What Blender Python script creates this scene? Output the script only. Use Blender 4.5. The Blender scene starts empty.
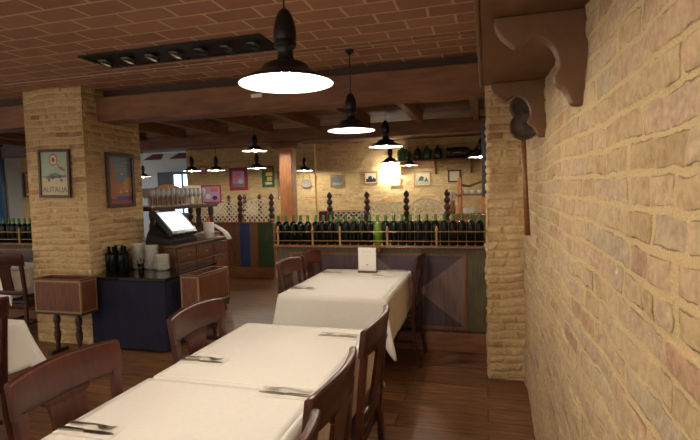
import bpy, bmesh, math, random
import numpy as np
from mathutils import Vector, Matrix
random.seed(7)
SC = bpy.context.scene
COL = SC.collection

# ------------------------------------------------------------------ camera
CAM_H = 1.55
def camera_axes(yaw, pitch, roll):
    cy, sy, cp, sp = math.cos(yaw), math.sin(yaw), math.cos(pitch), math.sin(pitch)
    f = Vector((-sy*cp, cy*cp, sp)); r = Vector((cy, sy, 0)); u = r.cross(f)
    cr, sr = math.cos(roll), math.sin(roll)
    return r*cr + u*sr, u*cr - r*sr, f
cr_, cu_, cf_ = camera_axes(math.radians(15.793), math.radians(-3.531), math.radians(-1.437))
cam = bpy.data.cameras.new('camera'); cam_o = bpy.data.objects.new('camera', cam); COL.objects.link(cam_o)
cam.sensor_width = 36; cam.lens = 484.055/700*36; cam.clip_start = .02
m3 = Matrix((cr_, cu_, -cf_)).transposed()
cam_o.matrix_world = Matrix.Translation((0, 0, CAM_H)) @ m3.to_4x4()
SC.camera = cam_o

# ------------------------------------------------------------------ world, exposure
w = bpy.data.worlds.new('world'); SC.world = w; w.use_nodes = True
w.node_tree.nodes['Background'].inputs[0].default_value = (1.0, .90, .76, 1)
w.node_tree.nodes['Background'].inputs[1].default_value = .62
SC.view_settings.view_transform = 'Standard'; SC.view_settings.look = 'None'
SC.view_settings.gamma = 1; SC.view_settings.use_curve_mapping = False
SC.view_settings.exposure = 0.85
BULB = 355.0
BULB_COL = (1.0, .87, .70)
def area_light(name, loc, rot, size, power, col, sy=None):
    l = bpy.data.lights.new(name, 'AREA'); l.size = size; l.energy = power; l.color = col
    if sy: l.shape = 'RECTANGLE'; l.size_y = sy
    o = bpy.data.objects.new(name, l); o.location = loc; o.rotation_euler = rot; COL.objects.link(o); return o
# daylight through the street window on the far left, and in the room behind the back wall
area_light('window_daylight', (-10.0, 6.4, 1.7), (0, math.radians(-90), 0), 1.6, 170, (.55, .75, 1), 1.8)
area_light('far_room_light', (-10.6, 12.6, 2.5), (0, 0, 0), 1.2, 26, (.7, .82, 1))

# ------------------------------------------------------------------ materials
def node_mat(name):
    m = bpy.data.materials.new(name); m.use_nodes = True
    nt = m.node_tree; b = nt.nodes['Principled BSDF']
    return m, nt, nt.nodes, nt.links, b
def mat(name, col, rough=.5, metal=0, var=.12, scale=20, bump=0, stretch=(1, 1, 1), coat=0, spec=None):
    m, nt, N, L, b = node_mat(name)
    tc = N.new('ShaderNodeTexCoord'); mp = N.new('ShaderNodeMapping'); mp.inputs['Scale'].default_value = stretch
    nz = N.new('ShaderNodeTexNoise'); nz.inputs['Scale'].default_value = scale; nz.inputs['Detail'].default_value = 5
    rp = N.new('ShaderNodeValToRGB')
    rp.color_ramp.elements[0].color = (*[c*(1-var) for c in col], 1); rp.color_ramp.elements[0].position = .3
    rp.color_ramp.elements[1].color = (*[min(1, c*(1+var)) for c in col], 1); rp.color_ramp.elements[1].position = .7
    L.new(tc.outputs['Object'], mp.inputs[0]); L.new(mp.outputs[0], nz.inputs['Vector'])
    L.new(nz.outputs[0], rp.inputs[0]); L.new(rp.outputs[0], b.inputs['Base Color'])
    b.inputs['Roughness'].default_value = rough; b.inputs['Metallic'].default_value = metal
    if coat: b.inputs['Coat Weight'].default_value = coat; b.inputs['Coat Roughness'].default_value = .15
    if spec is not None: b.inputs['Specular IOR Level'].default_value = spec
    if bump:
        bp = N.new('ShaderNodeBump'); bp.inputs['Strength'].default_value = bump; bp.inputs['Distance'].default_value = .004
        L.new(nz.outputs[0], bp.inputs['Height']); L.new(bp.outputs[0], b.inputs['Normal'])
    return m
def emit_mat(name, col, s):
    m, nt, N, L, b = node_mat(name)
    b.inputs['Emission Color'].default_value = (*col, 1); b.inputs['Emission Strength'].default_value = s
    b.inputs['Base Color'].default_value = (*col, 1); return m
def glass_mat(name, col, a=.35, rough=.03, white=0):
    m, nt, N, L, b = node_mat(name)
    N.remove(b); g = N.new('ShaderNodeBsdfGlossy'); g.inputs['Roughness'].default_value = rough
    t = N.new('ShaderNodeBsdfTransparent'); t.inputs[0].default_value = (*col, 1)
    fr = N.new('ShaderNodeLayerWeight'); fr.inputs[0].default_value = a
    mx = N.new('ShaderNodeMixShader'); L.new(fr.outputs['Fresnel'], mx.inputs[0]); L.new(t.outputs[0], mx.inputs[1]); L.new(g.outputs[0], mx.inputs[2])
    if white:
        df = N.new('ShaderNodeBsdfDiffuse'); df.inputs[0].default_value = (.9, .9, .9, 1); m2 = N.new('ShaderNodeMixShader'); m2.inputs[0].default_value = white
        L.new(mx.outputs[0], m2.inputs[1]); L.new(df.outputs[0], m2.inputs[2]); mx = m2
    L.new(mx.outputs[0], N['Material Output'].inputs[0]); return m
M = {}
M['mahogany'] = mat('mahogany', (.046, .011, .006), .30, var=.35, scale=6, stretch=(1, 8, 1), spec=.35)
M['dark_seat'] = mat('dark_seat', (.02, .012, .010), .45)
M['oak'] = mat('oak', (.20, .085, .035), .42, var=.3, scale=5, stretch=(10, 1, 10), bump=.1)
M['beam_wood'] = mat('beam_wood', (.21, .088, .036), .6, var=.28, scale=3, stretch=(1, 8, 6), bump=.5)
M['joist_wood'] = mat('joist_wood', (.19, .09, .045), .65, var=.3, scale=5, stretch=(8, 1, 6), bump=.4)
M['shelf_wood'] = mat('shelf_wood', (.135, .060, .022), .6, var=.22, scale=4, stretch=(3, 1, 3), bump=.15)
M['post_wood'] = mat('post_wood', (.50, .21, .08), .5, var=.25, scale=6, stretch=(8, 8, 1))
M['cabinet_wood'] = mat('cabinet_wood', (.11, .045, .02), .42, var=.35, scale=8, stretch=(6, 6, 1), coat=.2)
M['crate_wood'] = mat('crate_wood', (.13, .042, .018), .45, var=.4, scale=8, stretch=(8, 8, 1))
M['turned_wood'] = mat('turned_wood', (.045, .014, .009), .35, var=.3, scale=15)
M['brass'] = mat('brass', (.32, .22, .10), .4, metal=.55, var=.1)
M['rail_brass'] = mat('rail_brass', (.42, .24, .08), .4, metal=.5, var=.1)
M['ledge_wood'] = mat('ledge_wood', (.20, .075, .025), .45, var=.3, scale=6, stretch=(1, 8, 8))
M['black_iron'] = mat('black_iron', (.012, .012, .014), .35, metal=.3)
M['black_box'] = mat('black_box', (.006, .006, .006), .5)
M['spot_metal'] = mat('spot_metal', (.05, .05, .05), .25, metal=.8)
M['lit_reflector'] = mat('lit_reflector', (.55, .48, .4), .3, metal=.6)
M['enamel'] = mat('enamel', (.9, .9, .88), .35, var=.02)
M['bulb'] = emit_mat('bulb', BULB_COL, BULB)
M['cloth'] = mat('cloth', (.86, .83, .77), .9, var=.02, scale=60, bump=.08)
M['navy_cloth'] = mat('navy_cloth', (.008, .009, .032), .9, var=.15, scale=50, bump=.1)
M['black_stone'] = mat('black_stone', (.016, .012, .010), .12, var=.3, scale=40)
M['steel'] = mat('steel', (.62, .59, .54), .3, metal=1, var=.05)
M['dark_steel'] = mat('dark_steel', (.34, .31, .27), .28, metal=1, var=.05)
M['napkin'] = mat('napkin', (.84, .81, .73), .9, var=.03)
M['white'] = mat('white', (.78, .76, .70), .35, var=.03)
M['paper'] = mat('paper', (.78, .76, .72), .8, var=.03)
M['grey_ink'] = mat('grey_ink', (.35, .33, .31), .8)
M['wine_dark'] = mat('wine_dark', (.003, .006, .004), .12, var=.2, spec=.2)
M['green_neck'] = mat('green_neck', (.06, .17, .03), .08, var=.2, coat=.5)
M['green_glass'] = mat('green_glass', (.10, .22, .02), .08, var=.2, coat=.5)
M['glass'] = glass_mat('glass', (.93, .95, .97), .45)
M['rack_glass'] = glass_mat('rack_glass', (.97, .98, 1.0), .4, white=.45)  # white diffuse mixed in stands for lamplight on the glasses
M['green_demijohn'] = mat('green_demijohn', (.02, .09, .02), .1, var=.3, coat=.4)
M['dark_demijohn'] = mat('dark_demijohn', (.02, .02, .014), .12, var=.3, coat=.4)
M['p_green'] = mat('p_green', (.072, .056, .022), .55, var=.3, scale=6, stretch=(10, 1, 1))
M['p_purple'] = mat('p_purple', (.050, .026, .036), .5, var=.3, scale=6, stretch=(10, 1, 1))
M['p_mauve'] = mat('p_mauve', (.15, .095, .088), .5, var=.25, scale=6, stretch=(10, 1, 1))
M['p_brown'] = mat('p_brown', (.16, .065, .025), .5, var=.3, scale=6, stretch=(8, 1, 1))
M['p_red'] = mat('p_red', (.16, .03, .02), .5, var=.3, scale=6, stretch=(10, 1, 1))
M['p_orange'] = mat('p_orange', (.24, .07, .025), .5, var=.3, scale=6, stretch=(10, 1, 1))
M['p_blue'] = mat('p_blue', (.022, .04, .13), .5, var=.3, scale=6, stretch=(10, 1, 1))
M['p_dkgreen'] = mat('p_dkgreen', (.03, .055, .018), .5, var=.3, scale=6, stretch=(10, 1, 1))
M['skirt_wood'] = mat('skirt_wood', (.20, .075, .028), .45, var=.3, scale=5, stretch=(1, 6, 8))
M['lattice'] = mat('lattice', (.80, .74, .56), .6, var=.1)
M['plaster_grey'] = mat('plaster_grey', (.42, .45, .46), .8, var=.05, scale=3)
M['maroon'] = mat('maroon', (.16, .03, .04), .7)
M['blue_frame'] = mat('blue_frame', (.02, .05, .10), .4)
M['window_glow'] = emit_mat('window_glow', (.62, .82, 1.0), 1.6)
M['street_glow'] = emit_mat('street_glow', (.10, .26, .42), .5)
M['far_dark'] = mat('far_dark', (.02, .03, .04), .5)
M['screen'] = mat('screen', (.62, .66, .72), .25)
M['screen_lit'] = emit_mat('screen_lit', (.75, .84, 1.0), .55)
M['black_plastic'] = mat('black_plastic', (.012, .012, .013), .35)
M['red_plastic'] = mat('red_plastic', (.6, .03, .015), .4)
M['pan_iron'] = mat('pan_iron', (.07, .042, .026), .5, metal=.3, var=.35, scale=30)
M['cable'] = mat('cable', (.42, .28, .20), .6)
M['tap_pipe'] = mat('tap_pipe', (.03, .03, .035), .4)

# poster inks
for n, c in dict(ink_sky=(.30, .38, .27), ink_sand=(.52, .42, .22), ink_slate=(.11, .13, .13), ink_red=(.38, .05, .03),
                 ink_cream=(.62, .56, .40), ink_blue=(.13, .20, .24), ink_navy=(.05, .07, .22), ink_orange=(.42, .13, .06),
                 ink_ochre=(.45, .24, .06), ink_pink=(.62, .18, .30), ink_lilac=(.45, .30, .55), ink_yellow=(.75, .55, .05),
                 ink_green=(.05, .12, .03), frame_red=(.30, .02, .03), frame_green=(.05, .10, .02), frame_dark=(.06, .022, .014),
                 frame_gold=(.30, .17, .06), ink_grey=(.28, .27, .25), ink_black=(.03, .03, .035), ink_white=(.7, .68, .62)).items():
    M[n] = mat(n, c, .5, var=.12, scale=25)

def brick_paint(name, base, mortar, crack_shade=.8, sharp=(.35, .6)):
    """shader for brick meshes: attribute 'brick' R = brick mask, G, B = per brick random"""
    m, nt, N, L, b = node_mat(name)
    at = N.new('ShaderNodeAttribute'); at.attribute_name = 'brick'
    sp = N.new('ShaderNodeSeparateColor'); L.new(at.outputs['Color'], sp.inputs[0])
    tc = N.new('ShaderNodeTexCoord')
    def noise(s, d=6, r=.6):
        n = N.new('ShaderNodeTexNoise'); n.inputs['Scale'].default_value = s; n.inputs['Detail'].default_value = d
        n.inputs['Roughness'].default_value = r; L.new(tc.outputs['Object'], n.inputs['Vector']); return n
    n1, n2, n3 = noise(55), noise(9, 4), noise(220, 3, .7)
    rp = N.new('ShaderNodeValToRGB'); rp.color_ramp.interpolation = 'LINEAR'
    cols = base; e = rp.color_ramp.elements
    while len(e) < len(cols): e.new(.5)
    for i, (p, c) in enumerate(cols): e[i].position = p; e[i].color = (*c, 1)
    L.new(sp.outputs[1], rp.inputs[0])
    # mask with a ragged edge
    a = N.new('ShaderNodeMath'); a.operation = 'MULTIPLY_ADD'; L.new(n1.outputs[0], a.inputs[0]); a.inputs[1].default_value = .5
    sb = N.new('ShaderNodeMath'); sb.operation = 'SUBTRACT'; L.new(sp.outputs[0], sb.inputs[0]); sb.inputs[1].default_value = .25
    L.new(sb.outputs[0], a.inputs[2])
    mr = N.new('ShaderNodeMapRange'); mr.inputs[1].default_value = sharp[0]; mr.inputs[2].default_value = sharp[1]; L.new(a.outputs[0], mr.inputs[0])
    # brick tone variation by fine noise
    hs = N.new('ShaderNodeMixRGB'); hs.blend_type = 'MULTIPLY'; hs.inputs[0].default_value = .8
    r2 = N.new('ShaderNodeValToRGB'); r2.color_ramp.elements[0].color = (.62, .58, .55, 1); r2.color_ramp.elements[1].color = (1.2, 1.2, 1.2, 1)
    r2.color_ramp.elements[0].position = .3; r2.color_ramp.elements[1].position = .68
    L.new(n1.outputs[0], r2.inputs[0]); L.new(rp.outputs[0], hs.inputs[1]); L.new(r2.outputs[0], hs.inputs[2])
    wash = N.new('ShaderNodeMixRGB'); wash.inputs[2].default_value = (*mortar, 1)     # smeared mortar wash on the brick faces
    r3 = N.new('ShaderNodeMapRange'); r3.inputs[1].default_value = .42; r3.inputs[2].default_value = .75; r3.inputs[4].default_value = .65
    L.new(n2.outputs[0], r3.inputs[0]); L.new(r3.outputs[0], wash.inputs[0]); L.new(hs.outputs[0], wash.inputs[1])
    mc = N.new('ShaderNodeMixRGB'); mc.blend_type = 'MULTIPLY'; mc.inputs[0].default_value = .6; mc.inputs[1].default_value = (*mortar, 1)
    r4 = N.new('ShaderNodeValToRGB'); r4.color_ramp.elements[0].color = (.6, .55, .5, 1); r4.color_ramp.elements[1].color = (1.1, 1.1, 1.1, 1)
    r4.color_ramp.elements[0].position = .3; r4.color_ramp.elements[1].position = .6
    L.new(n3.outputs[0], r4.inputs[0]); L.new(r4.outputs[0], mc.inputs[2])
    mx = N.new('ShaderNodeMixRGB'); L.new(mr.outputs[0], mx.inputs[0]); L.new(mc.outputs[0], mx.inputs[1]); L.new(wash.outputs[0], mx.inputs[2])
    # cracks where brick and mortar part, their shade painted into the colour
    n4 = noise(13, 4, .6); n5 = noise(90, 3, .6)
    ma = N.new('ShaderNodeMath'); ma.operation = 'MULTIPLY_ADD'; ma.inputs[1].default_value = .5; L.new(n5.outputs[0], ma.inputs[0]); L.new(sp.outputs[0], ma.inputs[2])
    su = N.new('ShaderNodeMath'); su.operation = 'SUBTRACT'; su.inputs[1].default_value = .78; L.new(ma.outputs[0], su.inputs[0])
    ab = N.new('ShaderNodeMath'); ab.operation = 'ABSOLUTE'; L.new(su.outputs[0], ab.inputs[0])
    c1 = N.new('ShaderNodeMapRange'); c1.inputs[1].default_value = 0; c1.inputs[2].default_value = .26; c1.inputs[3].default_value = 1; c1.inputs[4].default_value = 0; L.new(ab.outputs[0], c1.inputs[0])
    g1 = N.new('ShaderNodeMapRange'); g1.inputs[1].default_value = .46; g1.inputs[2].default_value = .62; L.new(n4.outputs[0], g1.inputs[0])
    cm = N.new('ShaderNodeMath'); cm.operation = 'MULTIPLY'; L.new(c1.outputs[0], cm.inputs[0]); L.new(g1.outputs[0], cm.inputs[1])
    cs_ = N.new('ShaderNodeMath'); cs_.operation = 'MULTIPLY'; cs_.inputs[1].default_value = crack_shade; L.new(cm.outputs[0], cs_.inputs[0])
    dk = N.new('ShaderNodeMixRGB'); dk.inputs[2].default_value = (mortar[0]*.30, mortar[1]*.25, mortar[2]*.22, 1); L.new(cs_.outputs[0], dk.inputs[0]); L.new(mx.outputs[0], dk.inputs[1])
    L.new(dk.outputs[0], b.inputs['Base Color']); b.inputs['Roughness'].default_value = .92
    b.inputs['Specular IOR Level'].default_value = .15
    ad = N.new('ShaderNodeMath'); ad.operation = 'ADD'; L.new(n1.outputs[0], ad.inputs[0])
    m5 = N.new('ShaderNodeMath'); m5.operation = 'MULTIPLY'; m5.inputs[1].default_value = .4; L.new(n3.outputs[0], m5.inputs[0]); L.new(m5.outputs[0], ad.inputs[1])
    m6 = N.new('ShaderNodeMath'); m6.operation = 'MULTIPLY_ADD'; m6.inputs[1].default_value = -1.2; L.new(cm.outputs[0], m6.inputs[0]); L.new(ad.outputs[0], m6.inputs[2]); ad = m6
    bp = N.new('ShaderNodeBump'); bp.inputs['Strength'].default_value = .55; bp.inputs['Distance'].default_value = .006
    L.new(ad.outputs[0], bp.inputs['Height']); L.new(bp.outputs[0], b.inputs['Normal'])
    return m
WALL_RAMP = [(0, (.38, .265, .14)), (.25, (.50, .37, .22)), (.5, (.48, .36, .24)), (.74, (.48, .325, .21)), (.88, (.42, .34, .24)), (.955, (.45, .25, .14)), (1.0, (.25, .23, .20))]
COL_RAMP = [(0, (.46, .30, .145)), (.3, (.60, .43, .235)), (.6, (.50, .345, .18)), (.85, (.62, .46, .27)), (.94, (.42, .24, .13)), (1.0, (.32, .18, .10))]
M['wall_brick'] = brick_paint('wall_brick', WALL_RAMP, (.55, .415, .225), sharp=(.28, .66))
M['column_brick'] = brick_paint('column_brick', COL_RAMP, (.63, .46, .25), crack_shade=.3)
BACK_RAMP = [(0, (.48, .35, .17)), (.4, (.62, .48, .26)), (.8, (.64, .50, .29)), (.93, (.55, .32, .15)), (1.0, (.42, .22, .11))]
M['back_brick'] = brick_paint('back_brick', BACK_RAMP, (.58, .46, .24), crack_shade=.6)

def tile_ceiling_mat():
    m, nt, N, L, b = node_mat('ceiling_tiles')
    tc = N.new('ShaderNodeTexCoord'); mp = N.new('ShaderNodeMapping')
    nz = N.new('ShaderNodeTexNoise'); nz.inputs['Scale'].default_value = 3; nz.inputs['Detail'].default_value = 3
    L.new(tc.outputs['Object'], nz.inputs['Vector'])
    vm = N.new('ShaderNodeVectorMath'); vm.operation = 'MULTIPLY_ADD'; vm.inputs[1].default_value = (.04, .02, 0)
    L.new(nz.outputs['Color'], vm.inputs[0]); L.new(tc.outputs['Object'], vm.inputs[2])
    br = N.new('ShaderNodeTexBrick'); L.new(vm.outputs[0], br.inputs['Vector'])
    br.inputs['Scale'].default_value = 1; br.inputs['Brick Width'].default_value = .335; br.inputs['Row Height'].default_value = .183
    br.inputs['Mortar Size'].default_value = .011; br.inputs['Mortar Smooth'].default_value = .35; br.inputs['Bias'].default_value = -.1
    br.offset = .5
    br.inputs['Color1'].default_value = (.34, .165, .095, 1); br.inputs['Color2'].default_value = (.44, .215, .130, 1)
    br.inputs['Mortar'].default_value = (.62, .45, .27, 1)
    n2 = N.new('ShaderNodeTexNoise'); n2.inputs['Scale'].default_value = 14; n2.inputs['Detail'].default_value = 6; L.new(tc.outputs['Object'], n2.inputs['Vector'])
    r2 = N.new('ShaderNodeValToRGB'); r2.color_ramp.elements[0].color = (.75, .75, .75, 1); r2.color_ramp.elements[1].color = (1.2, 1.2, 1.2, 1)
    L.new(n2.outputs[0], r2.inputs[0])
    mx = N.new('ShaderNodeMixRGB'); mx.blend_type = 'MULTIPLY'; mx.inputs[0].default_value = .7
    L.new(br.outputs[0], mx.inputs[1]); L.new(r2.outputs[0], mx.inputs[2]); L.new(mx.outputs[0], b.inputs['Base Color'])
    bp = N.new('ShaderNodeBump'); bp.inputs['Distance'].default_value = .006; bp.inputs['Strength'].default_value = .6; bp.invert = True
    L.new(br.outputs['Fac'], bp.inputs['Height']); L.new(bp.outputs[0], b.inputs['Normal'])
    b.inputs['Roughness'].default_value = .8
    return m
M['ceiling_tiles'] = tile_ceiling_mat()
def plank_mat(name, c1, c2, gap, width, length, rough, along='x', msize=.004, bump=.4):
    m, nt, N, L, b = node_mat(name)
    tc = N.new('ShaderNodeTexCoord'); mp = N.new('ShaderNodeMapping'); L.new(tc.outputs['Object'], mp.inputs[0])
    if along == 'y': mp.inputs['Rotation'].default_value = (0, 0, math.pi/2)
    br = N.new('ShaderNodeTexBrick'); L.new(mp.outputs[0], br.inputs['Vector']); br.inputs['Scale'].default_value = 1
    br.inputs['Brick Width'].default_value = length; br.inputs['Row Height'].default_value = width
    br.inputs['Mortar Size'].default_value = msize; br.inputs['Mortar Smooth'].default_value = .2; br.offset = .37
    br.inputs['Color1'].default_value = (*c1, 1); br.inputs['Color2'].default_value = (*c2, 1); br.inputs['Mortar'].default_value = (*gap, 1)
    mp2 = N.new('ShaderNodeMapping'); mp2.inputs['Scale'].default_value = (1.2, 14, 1); L.new(mp.outputs[0], mp2.inputs[0])
    n = N.new('ShaderNodeTexNoise'); n.inputs['Scale'].default_value = 3; n.inputs['Detail'].default_value = 8; n.inputs['Distortion'].default_value = .6
    L.new(mp2.outputs[0], n.inputs['Vector'])
    r = N.new('ShaderNodeValToRGB'); r.color_ramp.elements[0].color = (.22, .20, .19, 1); r.color_ramp.elements[1].color = (1.5, 1.45, 1.35, 1)
    r.color_ramp.elements[0].position = .3; r.color_ramp.elements[1].position = .7
    L.new(n.outputs[0], r.inputs[0])
    mx = N.new('ShaderNodeMixRGB'); mx.blend_type = 'MULTIPLY'; mx.inputs[0].default_value = .85
    L.new(br.outputs[0], mx.inputs[1]); L.new(r.outputs[0], mx.inputs[2]); L.new(mx.outputs[0], b.inputs['Base Color'])
    b.inputs['Roughness'].default_value = rough
    bp = N.new('ShaderNodeBump'); bp.inputs['Distance'].default_value = .003; bp.inputs['Strength'].default_value = bump; bp.invert = True
    L.new(br.outputs['Fac'], bp.inputs['Height']); L.new(bp.outputs[0], b.inputs['Normal'])
    return m
M['floor_planks'] = plank_mat('floor_planks', (.15, .070, .030), (.25, .125, .055), (.018, .008, .004), .19, 1.6, .38)
M['rear_planks'] = plank_mat('rear_planks', (.13, .06, .04), (.22, .14, .10), (.05, .02, .012), .11, 3.0, .7)

# ------------------------------------------------------------------ mesh helpers
class MB:
    def __init__(s): s.v, s.f, s.m, s.mats, s.smooth = [], [], [], [], []
    def mi(s, mt):
        if mt not in s.mats: s.mats.append(mt)
        return s.mats.index(mt)
    def add(s, vs, fs, mt, smooth=False, mx=None):
        o = len(s.v); k = s.mi(mt)
        s.v += [tuple(mx @ Vector(v)) if mx else tuple(v) for v in vs]
        for f in fs: s.f.append(tuple(i+o for i in f)); s.m.append(k); s.smooth.append(smooth)
        return s
    def box(s, lo, hi, mt, mx=None):
        x0, y0, z0 = lo; x1, y1, z1 = hi
        vs = [(x0, y0, z0), (x1, y0, z0), (x1, y1, z0), (x0, y1, z0), (x0, y0, z1), (x1, y0, z1), (x1, y1, z1), (x0, y1, z1)]
        return s.add(vs, [(0, 3, 2, 1), (4, 5, 6, 7), (0, 1, 5, 4), (1, 2, 6, 5), (2, 3, 7, 6), (3, 0, 4, 7)], mt, mx=mx)
    def loft(s, rings, mt, smooth=True, caps=True, closed=True, mx=None):
        n = len(rings[0]); vs = [p for r in rings for p in r]; fs = []
        for i in range(len(rings)-1):
            for j in range(n if closed else n-1):
                a = i*n+j; b_ = i*n+(j+1) % n
                fs.append((a, b_, b_+n, a+n))
        s.add(vs, fs, mt, smooth, mx)
        if caps and closed:
            o = len(vs); k = s.mi(mt); base = len(s.v)-o
            s.f.append(tuple(base+j for j in range(n))[::-1]); s.m.append(k); s.smooth.append(False)
            s.f.append(tuple(base+o-n+j for j in range(n))); s.m.append(k); s.smooth.append(False)
        return s
    def lathe(s, prof, mt, c=(0, 0, 0), n=24, smooth=True, mx=None, caps=False):
        rings = [[(c[0]+r*math.cos(2*math.pi*j/n), c[1]+r*math.sin(2*math.pi*j/n), c[2]+z) for j in range(n)] for r, z in prof]
        return s.loft(rings, mt, smooth, caps, True, mx)
    def tube(s, pts, r, mt, n=8, mx=None):
        pts = [Vector(p) for p in pts]; rings = []
        rr = r if isinstance(r, (list, tuple)) else [r]*len(pts)
        for i, p in enumerate(pts):
            d = (pts[min(i+1, len(pts)-1)]-pts[max(i-1, 0)]).normalized()
            a = d.cross(Vector((0, 0, 1)))
            if a.length < .05: a = d.cross(Vector((1, 0, 0)))
            a.normalize(); b_ = d.cross(a)
            rings.append([tuple(p+(a*math.cos(2*math.pi*j/n)+b_*math.sin(2*math.pi*j/n))*rr[i]) for j in range(n)])
        return s.loft(rings, mt, True, True, True, mx)
    def prism(s, poly, axis, a, b_, mt, mx=None):
        """polygon in the two other axes, extruded along axis from a to b"""
        def P(u, v, t): return {'x': (t, u, v), 'y': (u, t, v), 'z': (u, v, t)}[axis]
        n = len(poly); vs = [P(u, v, a) for u, v in poly]+[P(u, v, b_) for u, v in poly]
        fs = [tuple(range(n))[::-1], tuple(range(n, 2*n))]+[(i, (i+1) % n, n+(i+1) % n, n+i) for i in range(n)]
        return s.add(vs, fs, mt, mx=mx)
    def sphere(s, c, r, mt, n=12, k=8, sq=1):
        prof = [(max(1e-4, r*math.sin(math.pi*i/k)), -r*sq*math.cos(math.pi*i/k)) for i in range(k+1)]
        return s.lathe(prof, mt, c, n)
    def build(s, name, parent=None, bevel=0, loc=None, rot=None, subsurf=0):
        me = bpy.data.meshes.new(name); me.from_pydata(s.v, [], s.f)
        for mt in s.mats: me.materials.append(M[mt])
        me.polygons.foreach_set('material_index', s.m); me.polygons.foreach_set('use_smooth', s.smooth)
        bm = bmesh.new(); bm.from_mesh(me)
        bmesh.ops.recalc_face_normals(bm, faces=bm.faces)
        bm.to_mesh(me); bm.free(); me.update()
        o = bpy.data.objects.new(name, me); COL.objects.link(o)
        if parent: o.parent = parent
        if loc: o.location = loc
        if rot: o.rotation_euler = rot
        if bevel:
            md = o.modifiers.new('bevel', 'BEVEL'); md.width = bevel; md.segments = 2; md.limit_method = 'ANGLE'; md.angle_limit = math.radians(40)
        if subsurf:
            md = o.modifiers.new('sub', 'SUBSURF'); md.levels = md.render_levels = subsurf
        return o
def tag(o, label, cat, group=None):
    o['label'] = label; o['category'] = cat
    if group: o['group'] = group
    return o
def thing(name, label, cat, loc=(0, 0, 0), rz=0, group=None):
    o = bpy.data.objects.new(name, None); COL.objects.link(o); o.location = loc; o.rotation_euler = (0, 0, rz)
    o.empty_display_size = .05
    return tag(o, label, cat, group)
def structure(o): o['kind'] = 'structure'; return o
def dup(root, loc, rz=0, label=None, group=None, scale=None):
    r = root.copy(); COL.objects.link(r); r.location = loc; r.rotation_euler = (0, 0, rz)
    if label: r['label'] = label
    if group: r['group'] = group
    elif 'group' in r.keys() and group == '': del r['group']
    if scale: r.scale = scale
    for ch in list(root.children):
        c = ch.copy(); COL.objects.link(c); c.parent = r
        for g in list(ch.children):
            d = g.copy(); COL.objects.link(d); d.parent = c
    return r

# ------------------------------------------------------------------ brick height fields
rng = np.random.RandomState(3)
NG = rng.rand(512, 512)
def vnoise(x, y):
    xi = np.floor(x).astype(int); yi = np.floor(y).astype(int); fx = x-xi; fy = y-yi
    fx = fx*fx*(3-2*fx); fy = fy*fy*(3-2*fy)
    g = lambda a, b_: NG[a % 512, b_ % 512]
    return (g(xi, yi)*(1-fx)*(1-fy)+g(xi+1, yi)*fx*(1-fy)+g(xi, yi+1)*(1-fx)*fy+g(xi+1, yi+1)*fx*fy)*2-1
def brick_field(s, z, seed, rowh=.0655, length=.26, warp=.010, joint=.016):
    so = s; s = s+vnoise(s*9+seed, z*9)*warp*.8+vnoise(s*40+seed, z*40)*.004
    z = z+vnoise(so*3.2+seed*2, z*3.0)*warp*1.1+vnoise(so*17+seed, z*15)*warp*.35+vnoise(so*60, z*60+seed)*.0018
    row = np.floor(z/rowh).astype(int); vz = z-row*rowh
    off = NG[(row*7+seed) % 512, 11]*length*3; lr = length*(.8+.5*NG[(row*3+seed) % 512, 29])
    u = (s+off)/lr; k = np.floor(u).astype(int)
    def edge(kk): return kk+(NG[(kk*13+seed) % 512, (row*5) % 512]-.5)*.45
    e0 = edge(k); lower = u < e0; k = np.where(lower, k-1, k); e1 = edge(k+1); up = u >= e1; k = np.where(up, k+1, k)
    e0 = edge(k); e1 = edge(k+1)
    # some bricks split into halves
    half = NG[(k*31+seed) % 512, (row*17) % 512] > .72
    mid = (e0+e1)/2; right = half & (u > mid); left = half & (u <= mid)
    e0 = np.where(right, mid, e0); e1 = np.where(left, mid, e1)
    dx = np.minimum(u-e0, e1-u)*lr; jw = joint*(.75+.6*(vnoise(so*6+seed, z*6)+1)/2)
    dz = np.minimum(vz, rowh-vz)
    d = np.minimum(dx, dz)
    mask = np.clip((d-jw*.30)/(jw*.55), 0, 1); mask = mask*mask*(3-2*mask)
    kk = k*2+right
    r1 = NG[(kk*41+seed) % 512, (row*23+5) % 512]; r2 = NG[(kk*19+seed) % 512, (row*29+7) % 512]
    return mask, r1, r2
def brick_face(org, us, vs, nrm, w_, h_, step, seed, depth=.010, relief=.006, stepv=None, proud=0, corner=None, **kw):
    """grid of bricks: origin, unit u, unit v, normal"""
    nu = max(2, int(w_/step)+1); nv = max(2, int(h_/(stepv or step))+1)
    a = np.linspace(0, w_, nu); b_ = np.linspace(0, h_, nv); A, B = np.meshgrid(a, b_)
    org = np.array(org, float); us = np.array(us, float); vs = np.array(vs, float); nrm = np.array(nrm, float)
    P = org+A[..., None]*us+B[..., None]*vs
    sg = P@np.abs(us) ; zg = P@np.abs(vs)
    mask, r1, r2 = brick_field(sg, zg, seed, **kw)
    hgt = mask*depth*(.45+.8*r2)+(1-mask)*proud+vnoise(A*14, B*14+seed)*relief*.5+vnoise(A*5, B*5+seed)*relief+vnoise(A*55, B*55+seed)*relief*.22*(.4+mask)
    if corner is not None:      # faces of a column meet on one sharp vertical edge
        e_ = np.clip(np.minimum(A, w_-A)/.02, 0, 1); hgt = hgt*e_+corner*(1-e_)
    P = P+hgt[..., None]*nrm
    idx = np.arange(nu*nv).reshape(nv, nu)
    F = np.stack([idx[:-1, :-1], idx[:-1, 1:], idx[1:, 1:], idx[1:, :-1]], -1).reshape(-1, 4)
    if np.dot(np.cross(us, vs), nrm) < 0: F = F[:, ::-1]
    C = np.stack([mask, r1, r2, np.ones_like(mask)], -1).reshape(-1, 4)
    return P.reshape(-1, 3), F, C
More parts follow.
